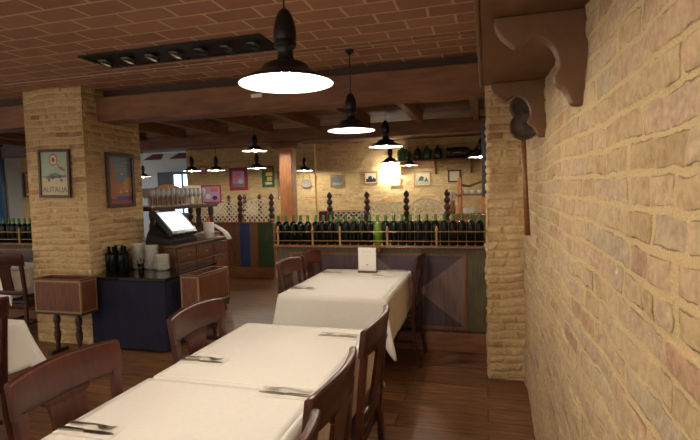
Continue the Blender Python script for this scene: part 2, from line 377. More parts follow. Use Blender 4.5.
def brick_object(name, faces, mt):
    V, F, C, o = [], [], [], 0
    for p, f, c in faces: V.append(p); F.append(f+o); C.append(c); o += len(p)
    V = np.concatenate(V).astype(np.float32); F = np.concatenate(F).astype(np.int32); C = np.concatenate(C).astype(np.float32)
    me = bpy.data.meshes.new(name); me.vertices.add(len(V)); me.vertices.foreach_set('co', V.ravel())
    me.loops.add(F.size); me.loops.foreach_set('vertex_index', F.ravel())
    me.polygons.add(len(F)); me.polygons.foreach_set('loop_start', np.arange(0, F.size, 4, dtype=np.int32))
    me.polygons.foreach_set('loop_total', np.full(len(F), 4, dtype=np.int32))
    me.update(calc_edges=True); me.polygons.foreach_set('use_smooth', np.ones(len(F), dtype=bool))
    at = me.color_attributes.new('brick', 'FLOAT_COLOR', 'POINT'); at.data.foreach_set('color', C.ravel())
    me.materials.append(M[mt]); me.validate()
    ob = bpy.data.objects.new(name, me); COL.objects.link(ob); return ob

# ================================================================== SETTING
WX = .294; CZ = 2.67
structure(MB().box((-14, -1.5, -.06), (WX+.06, 17, 0), 'floor_planks').build('floor'))
structure(MB().box((-14, -1.5, CZ), (WX+.06, 4.5, CZ+.08), 'ceiling_tiles').build('ceiling'))
structure(MB().box((-14, 4.5, CZ), (WX+.06, 11.05, CZ+.08), 'rear_planks').build('ceiling_rear'))
# right wall: fine close to the camera, coarser behind it
wr = [brick_face((WX-.006, .35, 0), (0, 1, 0), (0, 0, 1), (-1, 0, 0), 3.75, CZ, .0055, 5, depth=.008, proud=.0045, joint=.0125, relief=.008),
      brick_face((WX-.006, -1.5, 0), (0, 1, 0), (0, 0, 1), (-1, 0, 0), 1.85, CZ, .02, 5),
      brick_face((WX-.006, 4.6, 0), (0, 1, 0), (0, 0, 1), (-1, 0, 0), 6.4, CZ, .03, 5)]
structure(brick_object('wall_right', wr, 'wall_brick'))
# back wall with a shallow pier on its left half
bw = [brick_face((-3.93, 11.0, 0), (1, 0, 0), (0, 0, 1), (0, -1, 0), 4.25, CZ, .028, 9, depth=.012, rowh=.062),
      brick_face((-7.42, 10.92, 0), (1, 0, 0), (0, 0, 1), (0, -1, 0), 3.49, CZ, .028, 17, depth=.012, rowh=.062),
      brick_face((-3.93, 10.92, 0), (0, 1, 0), (0, 0, 1), (1, 0, 0), .1, CZ, .028, 21)]
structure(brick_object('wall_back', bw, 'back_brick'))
structure(MB().box((-7.41, 10.95, 0), (-3.95, 11.05, CZ), 'plaster_grey').box((-3.95, 11.03, 0), (WX+.06, 11.1, CZ), 'plaster_grey').build('wall_back_core'))
structure(MB().box((WX+.004, -1.5, 0), (WX+.08, 11.05, CZ), 'plaster_grey').build('wall_right_core'))
# left outer wall with the street window, and the white painted pier beside it
wl = [brick_face((-9.0, 7.60, 0), (0, 1, 0), (0, 0, 1), (1, 0, 0), 1.4, CZ, .03, 31, depth=.012)]
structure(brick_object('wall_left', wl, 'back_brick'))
o = structure(MB().box((-9.3, 7.30, 0), (-8.98, 7.60, CZ), 'plaster_grey').build('trim_1'))
o = structure(MB().box((-9.3, 4.3, 0), (-9.02, 7.30, 1.0), 'plaster_grey').build('wall_left_sill'))
wd = structure(MB().box((-9.16, 4.3, 1.0), (-9.12, 7.30, 2.6), 'street_glow').build('window_1'))
mb = MB()
for yy in (4.3, 5.3, 6.3, 7.21): mb.box((-9.14, yy, 1.0), (-9.02, yy+.08, 2.62), 'blue_frame')
for zz in (1.0, 2.54): mb.box((-9.135, 4.3, zz), (-9.03, 7.30, zz+.08), 'blue_frame')
mb.build('window_frame', wd)
# further room seen past the end of the back wall
structure(MB().box((-14, 15.0, 0), (-7.0, 15.1, 3.06), 'plaster_grey').build('wall_far'))
structure(MB().box((-14, 11.05, 2.98), (WX+.06, 15.1, 3.06), 'plaster_grey').box((-14, 11.02, 2.67), (-7.42, 11.05, 3.06), 'plaster_grey').build('ceiling_far'))
mb = MB()
for x0 in (-11.3, -10.33, -9.38):
    mb.add([(x0, 12.9, 2.64), (x0+.66, 12.9, 2.64), (x0+.53, 13.2, 2.84), (x0+.14, 13.2, 2.84), (x0, 12.93, 2.64), (x0+.66, 12.93, 2.64), (x0+.53, 13.23, 2.84), (x0+.14, 13.23, 2.84)],
           [(0, 1, 2, 3), (7, 6, 5, 4), (0, 4, 5, 1), (3, 2, 6, 7), (0, 3, 7, 4), (1, 5, 6, 2)], 'maroon')
structure(mb.build('trim_2'))
d1 = structure(MB().box((-11.35, 14.90, 0), (-9.9, 14.985, 2.35), 'far_dark').build('door_1'))
w2 = structure(MB().box((-10.62, 14.84, .9), (-9.9, 14.88, 2.25), 'window_glow').build('window_2'))
MB().box((-10.72, 14.82, .86), (-10.63, 14.895, 2.34), 'blue_frame').box((-10.63, 14.82, 2.26), (-9.9, 14.895, 2.34), 'blue_frame').box((-10.3, 14.80, .9), (-10.24, 14.835, 2.25), 'blue_frame').build('window_frame', w2)

# brick columns
def column(name, x0, x1, y0, y1, step, seed, label):
    c = .007; kw = dict(corner=c, depth=.017, relief=.012, warp=.014)
    f = [brick_face((x0-c, y0, 0), (1, 0, 0), (0, 0, 1), (0, -1, 0), x1-x0+2*c, CZ, step, seed, **kw),
         brick_face((x1, y0-c, 0), (0, 1, 0), (0, 0, 1), (1, 0, 0), y1-y0+2*c, CZ, step, seed+2, **kw),
         brick_face((x0, y0-c, 0), (0, 1, 0), (0, 0, 1), (-1, 0, 0), y1-y0+2*c, CZ, .02, seed+4, **kw),
         brick_face((x0-c, y1, 0), (1, 0, 0), (0, 0, 1), (0, 1, 0), x1-x0+2*c, CZ, .03, seed+6, **kw)]
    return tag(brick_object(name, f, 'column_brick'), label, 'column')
column('brick_column', -4.69, -3.95, 4.06, 4.88, .009, 40, 'wide square brick column carrying two framed posters, behind the wine crate')
column('brick_column', .012, WX+.02, 3.985, 4.72, .008, 60, 'narrow brick column against the right wall at the end of the wine partition')

# ceiling timbers
def beam(x0, x1, y0, y1, z0, z1, label, seed=0):
    rnd = random.Random(seed); n = 24; rings = []
    for i in range(n+1):
        x = x0+(x1-x0)*i/n; a, b_, c, d = [rnd.uniform(-.006, .006) for _ in range(4)]
        rings.append([(x, y0+a, z0+c), (x, y1+b_, z0+d), (x, y1, z1), (x, y0+a, z1+c*.5)])
    return tag(MB().loft(rings, 'beam_wood', smooth=False).build('timber_beam', bevel=.012), label, 'beam')
beam(-3.94, .01, 4.24, 4.50, 2.33, 2.585, 'heavy reddish timber beam spanning between the two brick columns', 1)
beam(-12, -4.70, 4.24, 4.50, 2.33, 2.585, 'timber beam running left from the poster column at the photo edge', 2)
beam(-12, .26, 7.24, 7.46, 2.345, 2.56, 'rear timber beam resting on the wooden post at mid room', 3)
structure(MB().box((-3.94, 4.35, 2.587), (.01, 4.49, 2.669), 'frame_dark').build('shade_trim_3'))  # recessed strip, dark colour stands in for the shadow above the beam
structure(MB().box((-12, 4.35, 2.587), (-4.70, 4.49, 2.669), 'frame_dark').build('shade_trim_4'))  # same painted gap shadow over the left beam
j0 = None
for i in range(11):
    x = -.13-.80*i
    if j0 is None:
        j0 = tag(MB().box((-.045, 4.505, 2.50), (.045, 7.235, 2.665), 'joist_wood').build('ceiling_joist', bevel=.008, loc=(x, 0, 0)),
                 'brown ceiling joist running back from the front beam to the rear beam', 'joist', 'joists between the two beams')
    else:
        c = j0.copy(); COL.objects.link(c); c.location = (x, 0, 0)
tag(MB().box((-3.22, 7.25, 0), (-3.0, 7.45, 2.345), 'post_wood').box((-3.34, 7.235, 2.25), (-2.88, 7.465, 2.34), 'beam_wood').build('timber_post', bevel=.012),
    'square orange brown timber post under the rear beam', 'post')
tag(MB().box((-2.14, 4.228, 2.445), (-2.03, 4.2345, 2.480), 'paper').build('beam_label'), 'small pale paper strip stuck on the front beam under the large lamp', 'label')
# thin cable clipped along the tiled ceiling
tag(MB().tube([(-14, 3.70, 2.655), (-4.6, 3.70, 2.657), (-2, 3.705, 2.655), (.28, 3.69, 2.657)], .006, 'cable', 6).build('ceiling_cable'), 'thin cable clipped across the tiled ceiling in front of the beam', 'cable')

# ================================================================== recessed spotlight strip
sp = thing('spotlight_strip', 'long black recessed ceiling fitting with seven round spotlights', 'ceiling light', (-2.33, 3.37, 2.665))
mb = MB().box((-.78, -.185, -.012), (.80, -.165, .0), 'black_box').box((-.78, .165, -.012), (.80, .185, .0), 'black_box')
mb.box((-.78, -.165, -.012), (-.76, .165, 0), 'black_box').box((.78, -.165, -.012), (.80, .165, 0), 'black_box').box((-.76, -.165, -.004), (.78, .165, .0), 'black_box')
mb.build('housing', sp)
for i in range(7):
    x = -.67+i*.223
    s_ = MB().lathe([(.062, -.004), (.064, -.035), (.055, -.037), (.05, -.012), (.0001, -.010)], 'spot_metal', (0, 0, 0), 20).build('spotlight', sp, loc=(x, 0, 0), rot=(math.radians(-10), math.radians(18), 0))
    MB().lathe([(.049, -.034), (.045, -.018), (.0001, -.014)], 'black_box' if i in (4, 5, 6) else 'lit_reflector', (0, 0, 0), 20).build('reflector', s_)  # pale metal paints a lit look on some reflectors, the rest black

# ================================================================== wall shelf with brackets (right wall, above)
tag(MB().box((-.016, -1.2, 2.062), (WX-.002, 2.60, 2.10), 'shelf_wood').box((-.030, -1.2, 2.056), (-.016, 2.605, 2.125), 'shelf_wood').build('wall_shelf', bevel=.004),
    'long dark wooden shelf board high on the right wall', 'shelf')
prof = [(.026, 2.061), (.030, 2.035), (.045, 2.008), (.068, 1.985), (.092, 1.970), (.112, 1.980), (.135, 1.992), (.158, 1.990),
        (.182, 1.975), (.200, 1.950), (.209, 1.920), (.209, 1.893), (.197, 1.868), (.203, 1.852), (.222, 1.836), (.236, 1.815), (.246, 1.792), (.262, 1.786), (.284, 1.786), (.290, 1.800), (.290, 2.061)]
def refine(p, n=2):
    out = [p[0]]; m_ = len(p)-4           # Catmull-Rom through the scroll, straight back edge kept
    for i in range(m_):
        p0, p1, p2, p3 = p[max(i-1, 0)], p[i], p[i+1], p[i+2]
        for k in range(1, n+1):
            t = k/n; out.append(tuple(.5*((2*p1[a])+(-p0[a]+p2[a])*t+(2*p0[a]-5*p1[a]+4*p2[a]-p3[a])*t*t+(-p0[a]+3*p1[a]-3*p2[a]+p3[a])*t**3) for a in (0, 1)))
    return out+p[m_+1:]
b1 = tag(MB().prism(refine(prof, 4), 'y', -.03, .03, 'shelf_wood').build('shelf_bracket', bevel=.006, loc=(0, 1.60, 0)), 'carved wooden scroll bracket nearest the camera under the wall shelf', 'bracket')
b2 = b1.copy(); COL.objects.link(b2); b2.location = (0, 2.56, 0); b2['label'] = 'carved wooden scroll bracket at the far end of the wall shelf'

# antique long-handled pans hanging on wall
t = thing('long_handled_pan', 'old dark double disc iron with a long wooden handle, hanging by the far shelf bracket', 'pan', (.2065, 2.95, 1.235))
RX = Matrix.Rotation(math.radians(90), 4, 'X')
MB().lathe([(.0001, -.016), (.050, -.014), (.068, -.010), (.072, 0), (.070, .012), (.064, .016), (.05, .010), (.0001, .010)], 'pan_iron', n=28, mx=Matrix.Translation((-.004, .022, .762)) @ RX).build('upper_disc', t)
MB().lathe([(.0001, -.016), (.066, -.012), (.079, 0), (.079, .012), (.073, .018), (.067, .012), (.04, .008), (.0001, .012)], 'pan_iron', n=32, mx=Matrix.Translation((0, -.016, .650)) @ RX).build('lower_disc', t)
MB().tube([(-.002, .006, .60), (.008, .005, .33), (.020, .005, .03)], [.0135, .0135, .017], 'ledge_wood', 10).build('handle', t)

# ================================================================== pendant lamps
def make_pendant(loc, label, canopy_z):
    t = thing('pendant_lamp', label, 'lamp', loc, group='black enamel pendant lamps')
    outer = [(.192, .0), (.195, .004), (.165, .020), (.125, .040), (.098, .055), (.094, .070), (.075, .082), (.042, .090), (.034, .105), (.031, .135), (.045, .150)]
    MB().lathe(outer, 'black_iron', n=40).build('shade', t)
    inner = [(.192, .0), (.162, .016), (.122, .035), (.092, .050), (.03, .062), (.0001, .064)]
    MB().lathe(inner, 'enamel', n=40).build('reflector', t)
    MB().lathe([(.045, .150), (.047, .165), (.043, .168), (.045, .175), (.047, .205), (.044, .232), (.035, .265), (.022, .290), (.010, .300), (.0001, .302)], 'black_iron', n=24).build('lamp_body', t)
    b_ = MB().sphere((0, 0, .022), .033, 'bulb', 12, 8).build('bulb', t)
    H = canopy_z-loc[2]
    MB().tube([(0, 0, .298), (0, 0, H-.03)], .0035, 'black_iron', 6).build('cord', t)
    MB().lathe([(.012, H-.075), (.03, H-.06), (.042, H-.03), (.05, H-.002), (.0001, H)], 'black_iron', n=16).build('ceiling_rose', t)
    return t
lamps = [((-.785, 1.87, 1.99), 'large black enamel pendant lamp nearest the camera, above the front table'),
         ((-1.05, 3.82, 2.03), 'black pendant lamp hanging just in front of the beam over the back table'),
         ((-1.10, 5.46, 2.03), 'black pendant lamp just behind the beam, right of the one over the back table'),
         ((-3.31, 6.60, 2.166), 'black pendant lamp behind the beam, left of the large front lamp'),
         ((-3.95, 10.3, 2.01), 'small distant pendant lamp just right of the timber post'),
         ((-4.43, 8.90, 2.03), 'small pendant lamp between the red picture and the green picture'),
         ((-5.44, 9.04, 2.03), 'small pendant lamp left of the red picture, right of its twin'),
         ((-5.90, 8.86, 2.03), 'small pendant lamp furthest right of the column, above the glass rack'),
         ((-1.54, 10.07, 2.03), 'small distant pendant lamp just under the demijohn shelf'),
         ((-1.70, 8.83, 2.03), 'pendant lamp in front of the glowing wall light on the back wall'),
         ((-.08, 8.13, 2.03), 'pendant lamp partly behind the narrow right brick column'),
         ((-8.62, 10.75, 2.03), 'pendant lamp peeking out right beside the poster column'),
         # the same lamps over the tables behind and beside the camera
         ((-.85, .35, 2.03), 'black pendant lamp over the near end of the front table, behind the camera'),
         ((-.85, -1.1, 2.03), 'black pendant lamp behind the camera by the right wall'),
         ((-3.35, 1.30, 2.03), 'black pendant lamp above the white table at the left, outside the frame'),
         ((-5.90, 2.90, 2.03), 'black pendant lamp above the far left tables, outside the frame')]
L0 = None
for loc, lab in lamps:
    if L0 is None: L0 = make_pendant(loc, lab, CZ)
    else: dup(L0, loc, 0, lab, scale=(1, 1, (CZ-loc[2])/(CZ-2.03)))

# ================================================================== wine partitions
def ledge_rail(parent, x0, x1, posts, z=1.01):
    for zz in (1.052, 1.142):
        MB().tube([(x0, 4.565, zz), (x1, 4.565, zz)], .0055 if zz > 1.1 else .0045, 'rail_brass', 8).build('rail', parent)
    for px in posts:
        MB().lathe([(.010, 1.006), (.010, 1.15), (.014, 1.16), (.014, 1.17), (.009, 1.18), (.012, 1.19), (.0001, 1.20)], 'rail_brass', (px, 4.565, 0), 12).build('rail_post', parent)
def x_panel(mb, x0, x1, z0, z1, y):
    cx, cz = (x0+x1)/2, (z0+z1)/2
    mb.add([(x0, y, z0), (x1, y, z0), (cx, y, cz)], [(0, 1, 2)], 'p_purple')
    mb.add([(x0, y, z1), (x1, y, z1), (cx, y, cz)], [(0, 2, 1)], 'p_purple')
    mb.add([(x0, y, z0), (cx, y, cz), (x0, y, z1)], [(0, 1, 2)], 'p_mauve')
    mb.add([(x1, y, z0), (x1, y, z1), (cx, y, cz)], [(0, 1, 2)], 'p_mauve')
def wine_partition(x0, x1, fx0, fx1, posts, label):
    t = thing('wine_partition', label, 'partition', ((x0+x1)/2, 4.6, 0)); cx = (x0+x1)/2
    def B(mb, name, bevel=0):
        o = mb.build(name, t, bevel=bevel); o.location = (-cx, -4.6, 0); return o
    mb = MB(); n = int((x1-x0)/.145)
    for i in range(n):
        a = x0+(x1-x0)*i/n; mb.box((a+.0015, 4.612, .19), (x0+(x1-x0)*(i+1)/n-.0015, 4.64, .985), 'p_green')
    mb.box((x0, 4.64, 0), (x1, 4.76, .985), 'p_green'); B(mb, 'planks')
    mb = MB(); mid = (fx0+fx1)/2; z0, z1 = .235, .905
    x_panel(mb, fx0, mid-.012, z0, z1, 4.606); x_panel(mb, mid+.012, fx1, z0, z1, 4.606)
    mb.box((fx0, 4.607, z0), (fx1, 4.611, z1), 'p_purple')
    B(mb, 'painted_panel')
    mb = MB()
    for a, b_, c, d in ((fx0-.03, fx1+.03, z1, z1+.025), (fx0-.03, fx1+.03, z0-.025, z0), (fx0-.03, fx0, z0, z1), (fx1, fx1+.03, z0, z1), (mid-.012, mid+.012, z0, z1)):
        mb.box((a, 4.596, c), (b_, 4.612, d), 'p_brown')
    for k in range(1, 12):
        xx = fx0+(fx1-fx0)*k/12; mb.box((xx-.0015, 4.6045, z0), (xx+.0015, 4.606, z1), 'frame_dark')
    B(mb, 'panel_frame')
    B(MB().box((x0, 4.585, 0), (x1, 4.612, .18), 'skirt_wood'), 'skirting', .004)
    B(MB().box((x0, 4.54, .985), (x1, 4.78, 1.008), 'ledge_wood'), 'ledge', .005)
    for zz in (1.052, 1.142):
        B(MB().tube([(x0, 4.555, zz), (x1, 4.555, zz)], .0055 if zz > 1.1 else .0045, 'rail_brass', 8), 'rail')
    for px in posts:
        B(MB().lathe([(.011, 1.006), (.011, 1.15), (.015, 1.16), (.015, 1.17), (.009, 1.18), (.012, 1.19), (.0001, 1.20)], 'rail_brass', (px, 4.555, 0), 12), 'rail_post')
    return t
wine_partition(-2.11, .008, -1.93, -.215, (-2.06, -1.683, -1.396, -.92, -.451), 'green planked partition with purple diamond panels and a ledge of wine bottles, behind the back table')
wine_partition(-8.6, -4.72, -8.2, -5.1, (-5.47, -6.1, -6.8, -7.6), 'partition with wine ledge left of the poster column')
tag(MB().box((-1.06, 4.555, .945), (-.985, 4.60, .983), 'p_brown').build('wooden_box', bevel=.003), 'small dark wooden box under the bottle ledge behind the menu card', 'box')

# wine bottles
def bottle_mb(neck, body):
    mb = MB()
    mb.lathe([(.0001, .0), (.034, .0), (.0378, .006), (.0382, .195), (.036, .210), (.026, .224), (.0155, .236)], body, n=16)
    return mb
def make_bottle(loc, label, neck='green_neck', body='wine_dark', group=None, name='wine_bottle'):
    t = thing(name, label, 'bottle', loc, group=group)
    bottle_mb(neck, body).build('body', t)
    MB().lathe([(.0155, .236), (.0140, .280), (.0150, .282), (.0150, .295), (.011, .297), (.0001, .297)], neck, n=12).build('neck', t)
    return t
G = 'wine bottles lined up on the partition ledge'
B0 = make_bottle((-2.06, 4.63, 1.008), 'dark green wine bottle in the row on the middle partition ledge', group=G)
i = 0; x = -2.0
xs = []
px = -1.995
while px < -.05:
    xs.append(px); px += .0805
for k, x in enumerate(xs):
    z = 1.008
    if k == 12:
        make_bottle((x, 4.63, z), 'bright empty green bottle among the dark ones behind the menu card', 'green_glass', 'green_glass', G)
    else: dup(B0, (x+random.uniform(-.002, .002), 4.63+random.uniform(-.008, .008), z), random.random()*6, 'dark green wine bottle in the row on the middle partition ledge')
B0.location = (-2.02-.0, 4.71, 1.008)
for k in range(34):
    x = -4.80-.083*k
    dup(B0, (x, 4.63+random.uniform(-.008, .008), 1.008), 0, 'dark wine bottle in the row on the ledge left of the poster column', 'wine bottles on the left ledge')
B0.location = (-2.085, 4.64, 1.008)

# ================================================================== striped partition with turned finials and lattice
def finial(loc, label, s=1.0, group=None):
    t = tag(MB().lathe([(.045, 0), (.05, .02), (.035, .035), (.028, .06), (.05, .09), (.055, .12), (.045, .15), (.025, .17), (.03, .18), (.05, .205), (.055, .235), (.045, .265), (.024, .285),
                        (.03, .295), (.048, .32), (.053, .35), (.042, .38), (.022, .40), (.028, .41), (.046, .435), (.05, .46), (.035, .49), (.014, .52), (.0001, .525)], 'turned_wood', n=16).build('turned_finial', loc=loc),
            label, 'finial', group)
    t.scale = (s, s, s*.96); return t
def striped(x0, x1, stripes, label, y=7.9):
    t = thing('striped_partition', label, 'partition', (x0, y, 0))
    mb = MB(); a = 0
    W = x1-x0; tot = sum(w_ for _, w_ in stripes)
    for m_, w_ in stripes:
        b_ = a+w_/tot*W; mb.box((a+.002, -.012, .2), (b_-.002, .0, .995), m_); a = b_
    mb.box((0, .0, 0), (W, .05, .995), 'p_brown'); mb.build('planks', t)
    MB().box((0, -.03, 0), (W, -.0, .2), 'skirt_wood').build('skirting', t, bevel=.004)
    MB().box((0, -.03, .995), (W, .09, 1.022), 'ledge_wood').build('top_rail', t, bevel=.004)
    return t
striped(-5.42, -3.66, [('p_brown', .18), ('p_green', .18), ('p_orange', .17), ('p_red', .18), ('p_orange', .17), ('p_brown', .17), ('p_blue', .18), ('p_brown', .16), ('p_dkgreen', .28)],
        'low partition painted in red, brown, blue and green stripes left of the timber post')
striped(-2.85, -.25, [('p_brown', .2), ('p_green', .2), ('p_blue', .2), ('p_red', .2)]*3, 'low striped partition behind the row of wine bottles')
def lattice(x0, x1, y, z0, label, top=.40, sag=.10):
    mb = MB(); W = x1-x0; sp_ = .092; hw = .014
    def topz(x): u = (x/W)*2-1; return top-sag*(u*u)**1.0 if sag > 0 else top
    def bar(c, sgn, yo):
        pts = []
        N_ = 60
        for i in range(N_+1):
            x = W*i/N_; z = sgn*x+c
            if 0 <= z <= topz(x): pts.append((x, z))
        if len(pts) > 1:
            (xa, za), (xb, zb) = pts[0], pts[-1]
            mb.add([(xa, yo, za-hw), (xb, yo, zb-hw), (xb, yo, zb+hw), (xa, yo, za+hw), (xa, yo+.006, za-hw), (xb, yo+.006, zb-hw), (xb, yo+.006, zb+hw), (xa, yo+.006, za+hw)],
                   [(0, 1, 2, 3), (7, 6, 5, 4), (0, 4, 5, 1), (3, 2, 6, 7), (0, 3, 7, 4), (1, 5, 6, 2)], 'lattice')
    c = -W
    while c < top:
        bar(c, 1, 0); c += sp_
    c = 0
    while c < W+top:
        bar(c, -1, .006); c += sp_
    # rim following the arch
    rim = [(W*i/20, 0.003, topz(W*i/20)) for i in range(21)]
    mb.tube(rim, .009, 'lattice', 6)
    return tag(mb.build('lattice_screen', loc=(x0, y, z0)), label, 'lattice')
TOPR = 1.022
finial((-4.31, 7.93, TOPR), 'dark turned wooden finial on the striped partition, above the brown stripe')
finial((-3.69, 7.93, TOPR), 'dark turned wooden finial at the right end of the striped partition')
finial((-5.35, 7.93, TOPR), 'dark turned wooden finial behind the glass rack')
for x, lab in ((-2.60, 'leftmost turned finial above the wine bottles, right of the timber post'), (-1.935, 'turned finial above the bottles, behind the menu card side'),
               (-1.27, 'turned finial above the bottles, under the landscape picture'), (-.61, 'turned finial at the far right above the bottles, by the cup shelf')):
    finial((x, 7.93, TOPR), lab)
lattice(-5.29, -4.37, 7.95, TOPR, 'cream lattice screen on the striped partition beside the glass rack')
lattice(-4.25, -3.75, 7.95, TOPR, 'cream lattice screen between the two finials on the striped partition')
lattice(-1.875, -1.33, 7.95, TOPR, 'cream lattice screen left of the finial under the landscape picture', sag=-1, top=.30)
lattice(-1.21, -.67, 7.95, TOPR, 'cream arched lattice screen left of the cup shelf unit', top=.36)
lattice(-2.54, -2.0, 7.95, TOPR, 'low cream lattice screen behind the bottles, right of the timber post', top=.16, sag=-1)
# second partition further back
t = striped(-6.6, -4.6, [('p_red', .2), ('p_brown', .2), ('p_green', .2)]*3, 'rear low striped partition in front of the back wall', y=10.0)
for x, lab in ((-5.74, 'distant turned finial under the left side of the red picture'), (-5.33, 'distant turned finial right under the red picture'), (-4.96, 'distant turned finial under the green picture')):
    finial((x, 10.03, TOPR), lab, .98)
lattice(-5.27, -5.02, 10.05, TOPR, 'distant cream lattice screen under the red picture', top=.25, sag=-1)
lattice(-6.3, -5.8, 10.05, TOPR, 'distant cream lattice screen left of the red picture', top=.3, sag=-1)
# maroon bench backs peeking over the bottles
tag(MB().box((-3.05, 8.6, .0), (-2.1, 8.75, 1.17), 'maroon').build('bench_back', bevel=.03), 'maroon upholstered bench back behind the bottles, right of the timber post', 'bench')

# ================================================================== pictures
def rect_poly(mb, x0, x1, z0, z1, m_, y=-.001): mb.add([(x0, y, z0), (x1, y, z0), (x1, y, z1), (x0, y, z1)], [(0, 1, 2, 3)], m_)
def ell(mb, cx, cz, rx, rz, m_, y=-.0015, n=20):
    mb.add([(cx+rx*math.cos(2*math.pi*i/n), y, cz+rz*math.sin(2*math.pi*i/n)) for i in range(n)], [tuple(range(n))], m_)
def poly(mb, pts, m_, y=-.002): mb.add([(x, y, z) for x, z in pts], [tuple(range(len(pts)))], m_)
def picture(name, label, loc, w_, h_, fw, frame_m, draw, rz=0, depth=.022, mat_m=None, tilt=0, cat='picture'):
    """picture faces local -y, origin bottom centre"""
    t = thing(name, label, cat, loc, rz)
    if tilt: t.rotation_euler = (0, math.radians(tilt), rz)
    mb = MB(); a = w_/2
    mb.box((-a, -depth, 0), (a, 0, fw), frame_m).box((-a, -depth, h_-fw), (a, 0, h_), frame_m).box((-a, -depth, fw), (-a+fw, 0, h_-fw), frame_m).box((a-fw, -depth, fw), (a, 0, h_-fw), frame_m)
    mb.build('frame', t, bevel=.003)
    mb = MB(); mb.box((-a+fw*.5, -.006, fw*.5), (a-fw*.5, -.001, h_-fw*.5), mat_m or 'ink_cream')
    pr = MB(); draw(pr, w_-2*fw, h_-2*fw)
    mb2 = mb; off = Matrix.Translation((0, -.0075, fw))
    for f, mi_, sm in zip(pr.f, pr.m, pr.smooth): pass
    o = len(mb2.v); mb2.v += [tuple(off @ Vector(v)) for v in pr.v]
    for f, mi_ in zip(pr.f, pr.m): mb2.f.append(tuple(q+o for q in f)); mb2.m.append(mb2.mi(pr.mats[mi_])); mb2.smooth.append(False)
    mb2.build('print', t)
    return t
def text_mesh(parent, body, size, loc, mt, rot=(math.pi/2, 0, 0), align='CENTER', sx=1, name='lettering'):
    cu = bpy.data.curves.new(name, 'FONT'); cu.body = body; cu.size = size; cu.align_x = align; cu.extrude = .0004; cu.offset = size*.012
    to = bpy.data.objects.new(name, cu); COL.objects.link(to)
    bpy.context.view_layer.update()
    me = bpy.data.meshes.new_from_object(to); bpy.data.objects.remove(to); bpy.data.curves.remove(cu)
    me.materials.clear(); me.materials.append(M[mt])
    o = bpy.data.objects.new(name, me); COL.objects.link(o); o.parent = parent; o.location = loc; o.rotation_euler = rot; o.scale = (sx, 1, 1)
    return o
def draw_plane(mb, w_, h_):
    a = w_/2
    rect_poly(mb, -a, a, h_*.40, h_, 'ink_sky'); rect_poly(mb, -a, a, 0, h_*.40, 'ink_sand')
    ell(mb, -.01, h_*.82, .055, .062, 'ink_red'); ell(mb, -.01, h_*.82, .042, .048, 'ink_cream', -.002); ell(mb, -.01, h_*.82, .024, .028, 'ink_red', -.0025); ell(mb, -.01, h_*.82, .011, .013, 'ink_black', -.003)
    # flag ribbon to a red banner
    poly(mb, [(.03, h_*.74), (.035, h_*.74), (.075, h_*.64), (.065, h_*.64)], 'ink_black'); poly(mb, [(.055, h_*.64), (.09, h_*.66), (.15, h_*.58), (.13, h_*.55), (.08, h_*.59)], 'ink_red')
    # generic aeroplane standing on the sand
    poly(mb, [(-.15, h_*.40), (-.10, h_*.40), (-.06, h_*.50), (.02, h_*.52), (.10, h_*.46), (.15, h_*.46), (.155, h_*.43), (.05, h_*.40), (-.02, h_*.38), (-.09, h_*.37)], 'ink_slate', -.003)
    poly(mb, [(-.17, h_*.43), (-.03, h_*.45), (.17, h_*.42), (-.02, h_*.415)], 'ink_black', -.0035)
    for xx in (-.07, .09): ell(mb, xx, h_*.345, .014, .016, 'ink_black', -.004)
    ell(mb, -.02, h_*.42, .02, .022, 'ink_black', -.004); ell(mb, .07, h_*.425, .017, .018, 'ink_black', -.004)
p = picture('framed_poster', 'travel poster with a roundel and an aeroplane on the left face of the column', (-4.325, 4.04, 1.548), .405, .50, .028, 'frame_dark', draw_plane, tilt=1.5, cat='poster')
text_mesh(p, 'ALITALIA', .078, (0, -.0095, .058), 'ink_slate', sx=1.0)
def draw_harbour(mb, w_, h_):
    a = w_/2
    rect_poly(mb, -a, a, h_*.45, h_, 'ink_blue'); rect_poly(mb, -a, a, 0, h_*.45, 'ink_orange'); rect_poly(mb, -a, a, 0, h_*.16, 'ink_navy', -.0018)
    rect_poly(mb, -a, a, 0, h_*.06, 'ink_red', -.0025)
    poly(mb, [(-a, h_*.1), (-a*.45, h_*.1), (-a*.5, h_*.7), (-a*.65, h_*.9), (-a*.8, h_*.6), (-a, h_*.55)], 'ink_orange', -.003)
    poly(mb, [(a*.1, h_*.3), (a, h_*.3), (a, h_*.55), (a*.6, h_*.58), (a*.3, h_*.5)], 'ink_ochre', -.003)
    for k in range(6): poly(mb, [(-a*.4+k*.04, h_*.2+.01*k), (-a*.2+k*.05, h_*.24), (-a*.3+k*.05, h_*.30)], 'ink_cream' if k % 2 else 'ink_grey', -.0035)
    for k in range(3): rect_poly(mb, -a*.6, a*.7, h_*(.80-.05*k), h_*(.81-.05*k), 'ink_sky', -.003)
picture('framed_poster', 'framed orange and blue harbour poster on the right face of the brick column', (-3.935, 4.52, 1.425), .42, .60, .04, 'frame_dark', draw_harbour, rz=math.pi/2, cat='poster', depth=.03)
def draw_small(c1, c2, c3):
    def d(mb, w_, h_):
        a = w_/2; rect_poly(mb, -a*.85, a*.85, h_*.1, h_*.9, c1); rect_poly(mb, -a*.85, a*.85, h_*.1, h_*.42, c2, -.002)
        poly(mb, [(-a*.5, h_*.35), (a*.1, h_*.35), (a*.2, h_*.6), (-a*.1, h_*.72), (-a*.45, h_*.6)], c3, -.003); poly(mb, [(a*.2, h_*.3), (a*.7, h_*.3), (a*.55, h_*.62)], c3, -.0032)
    return d
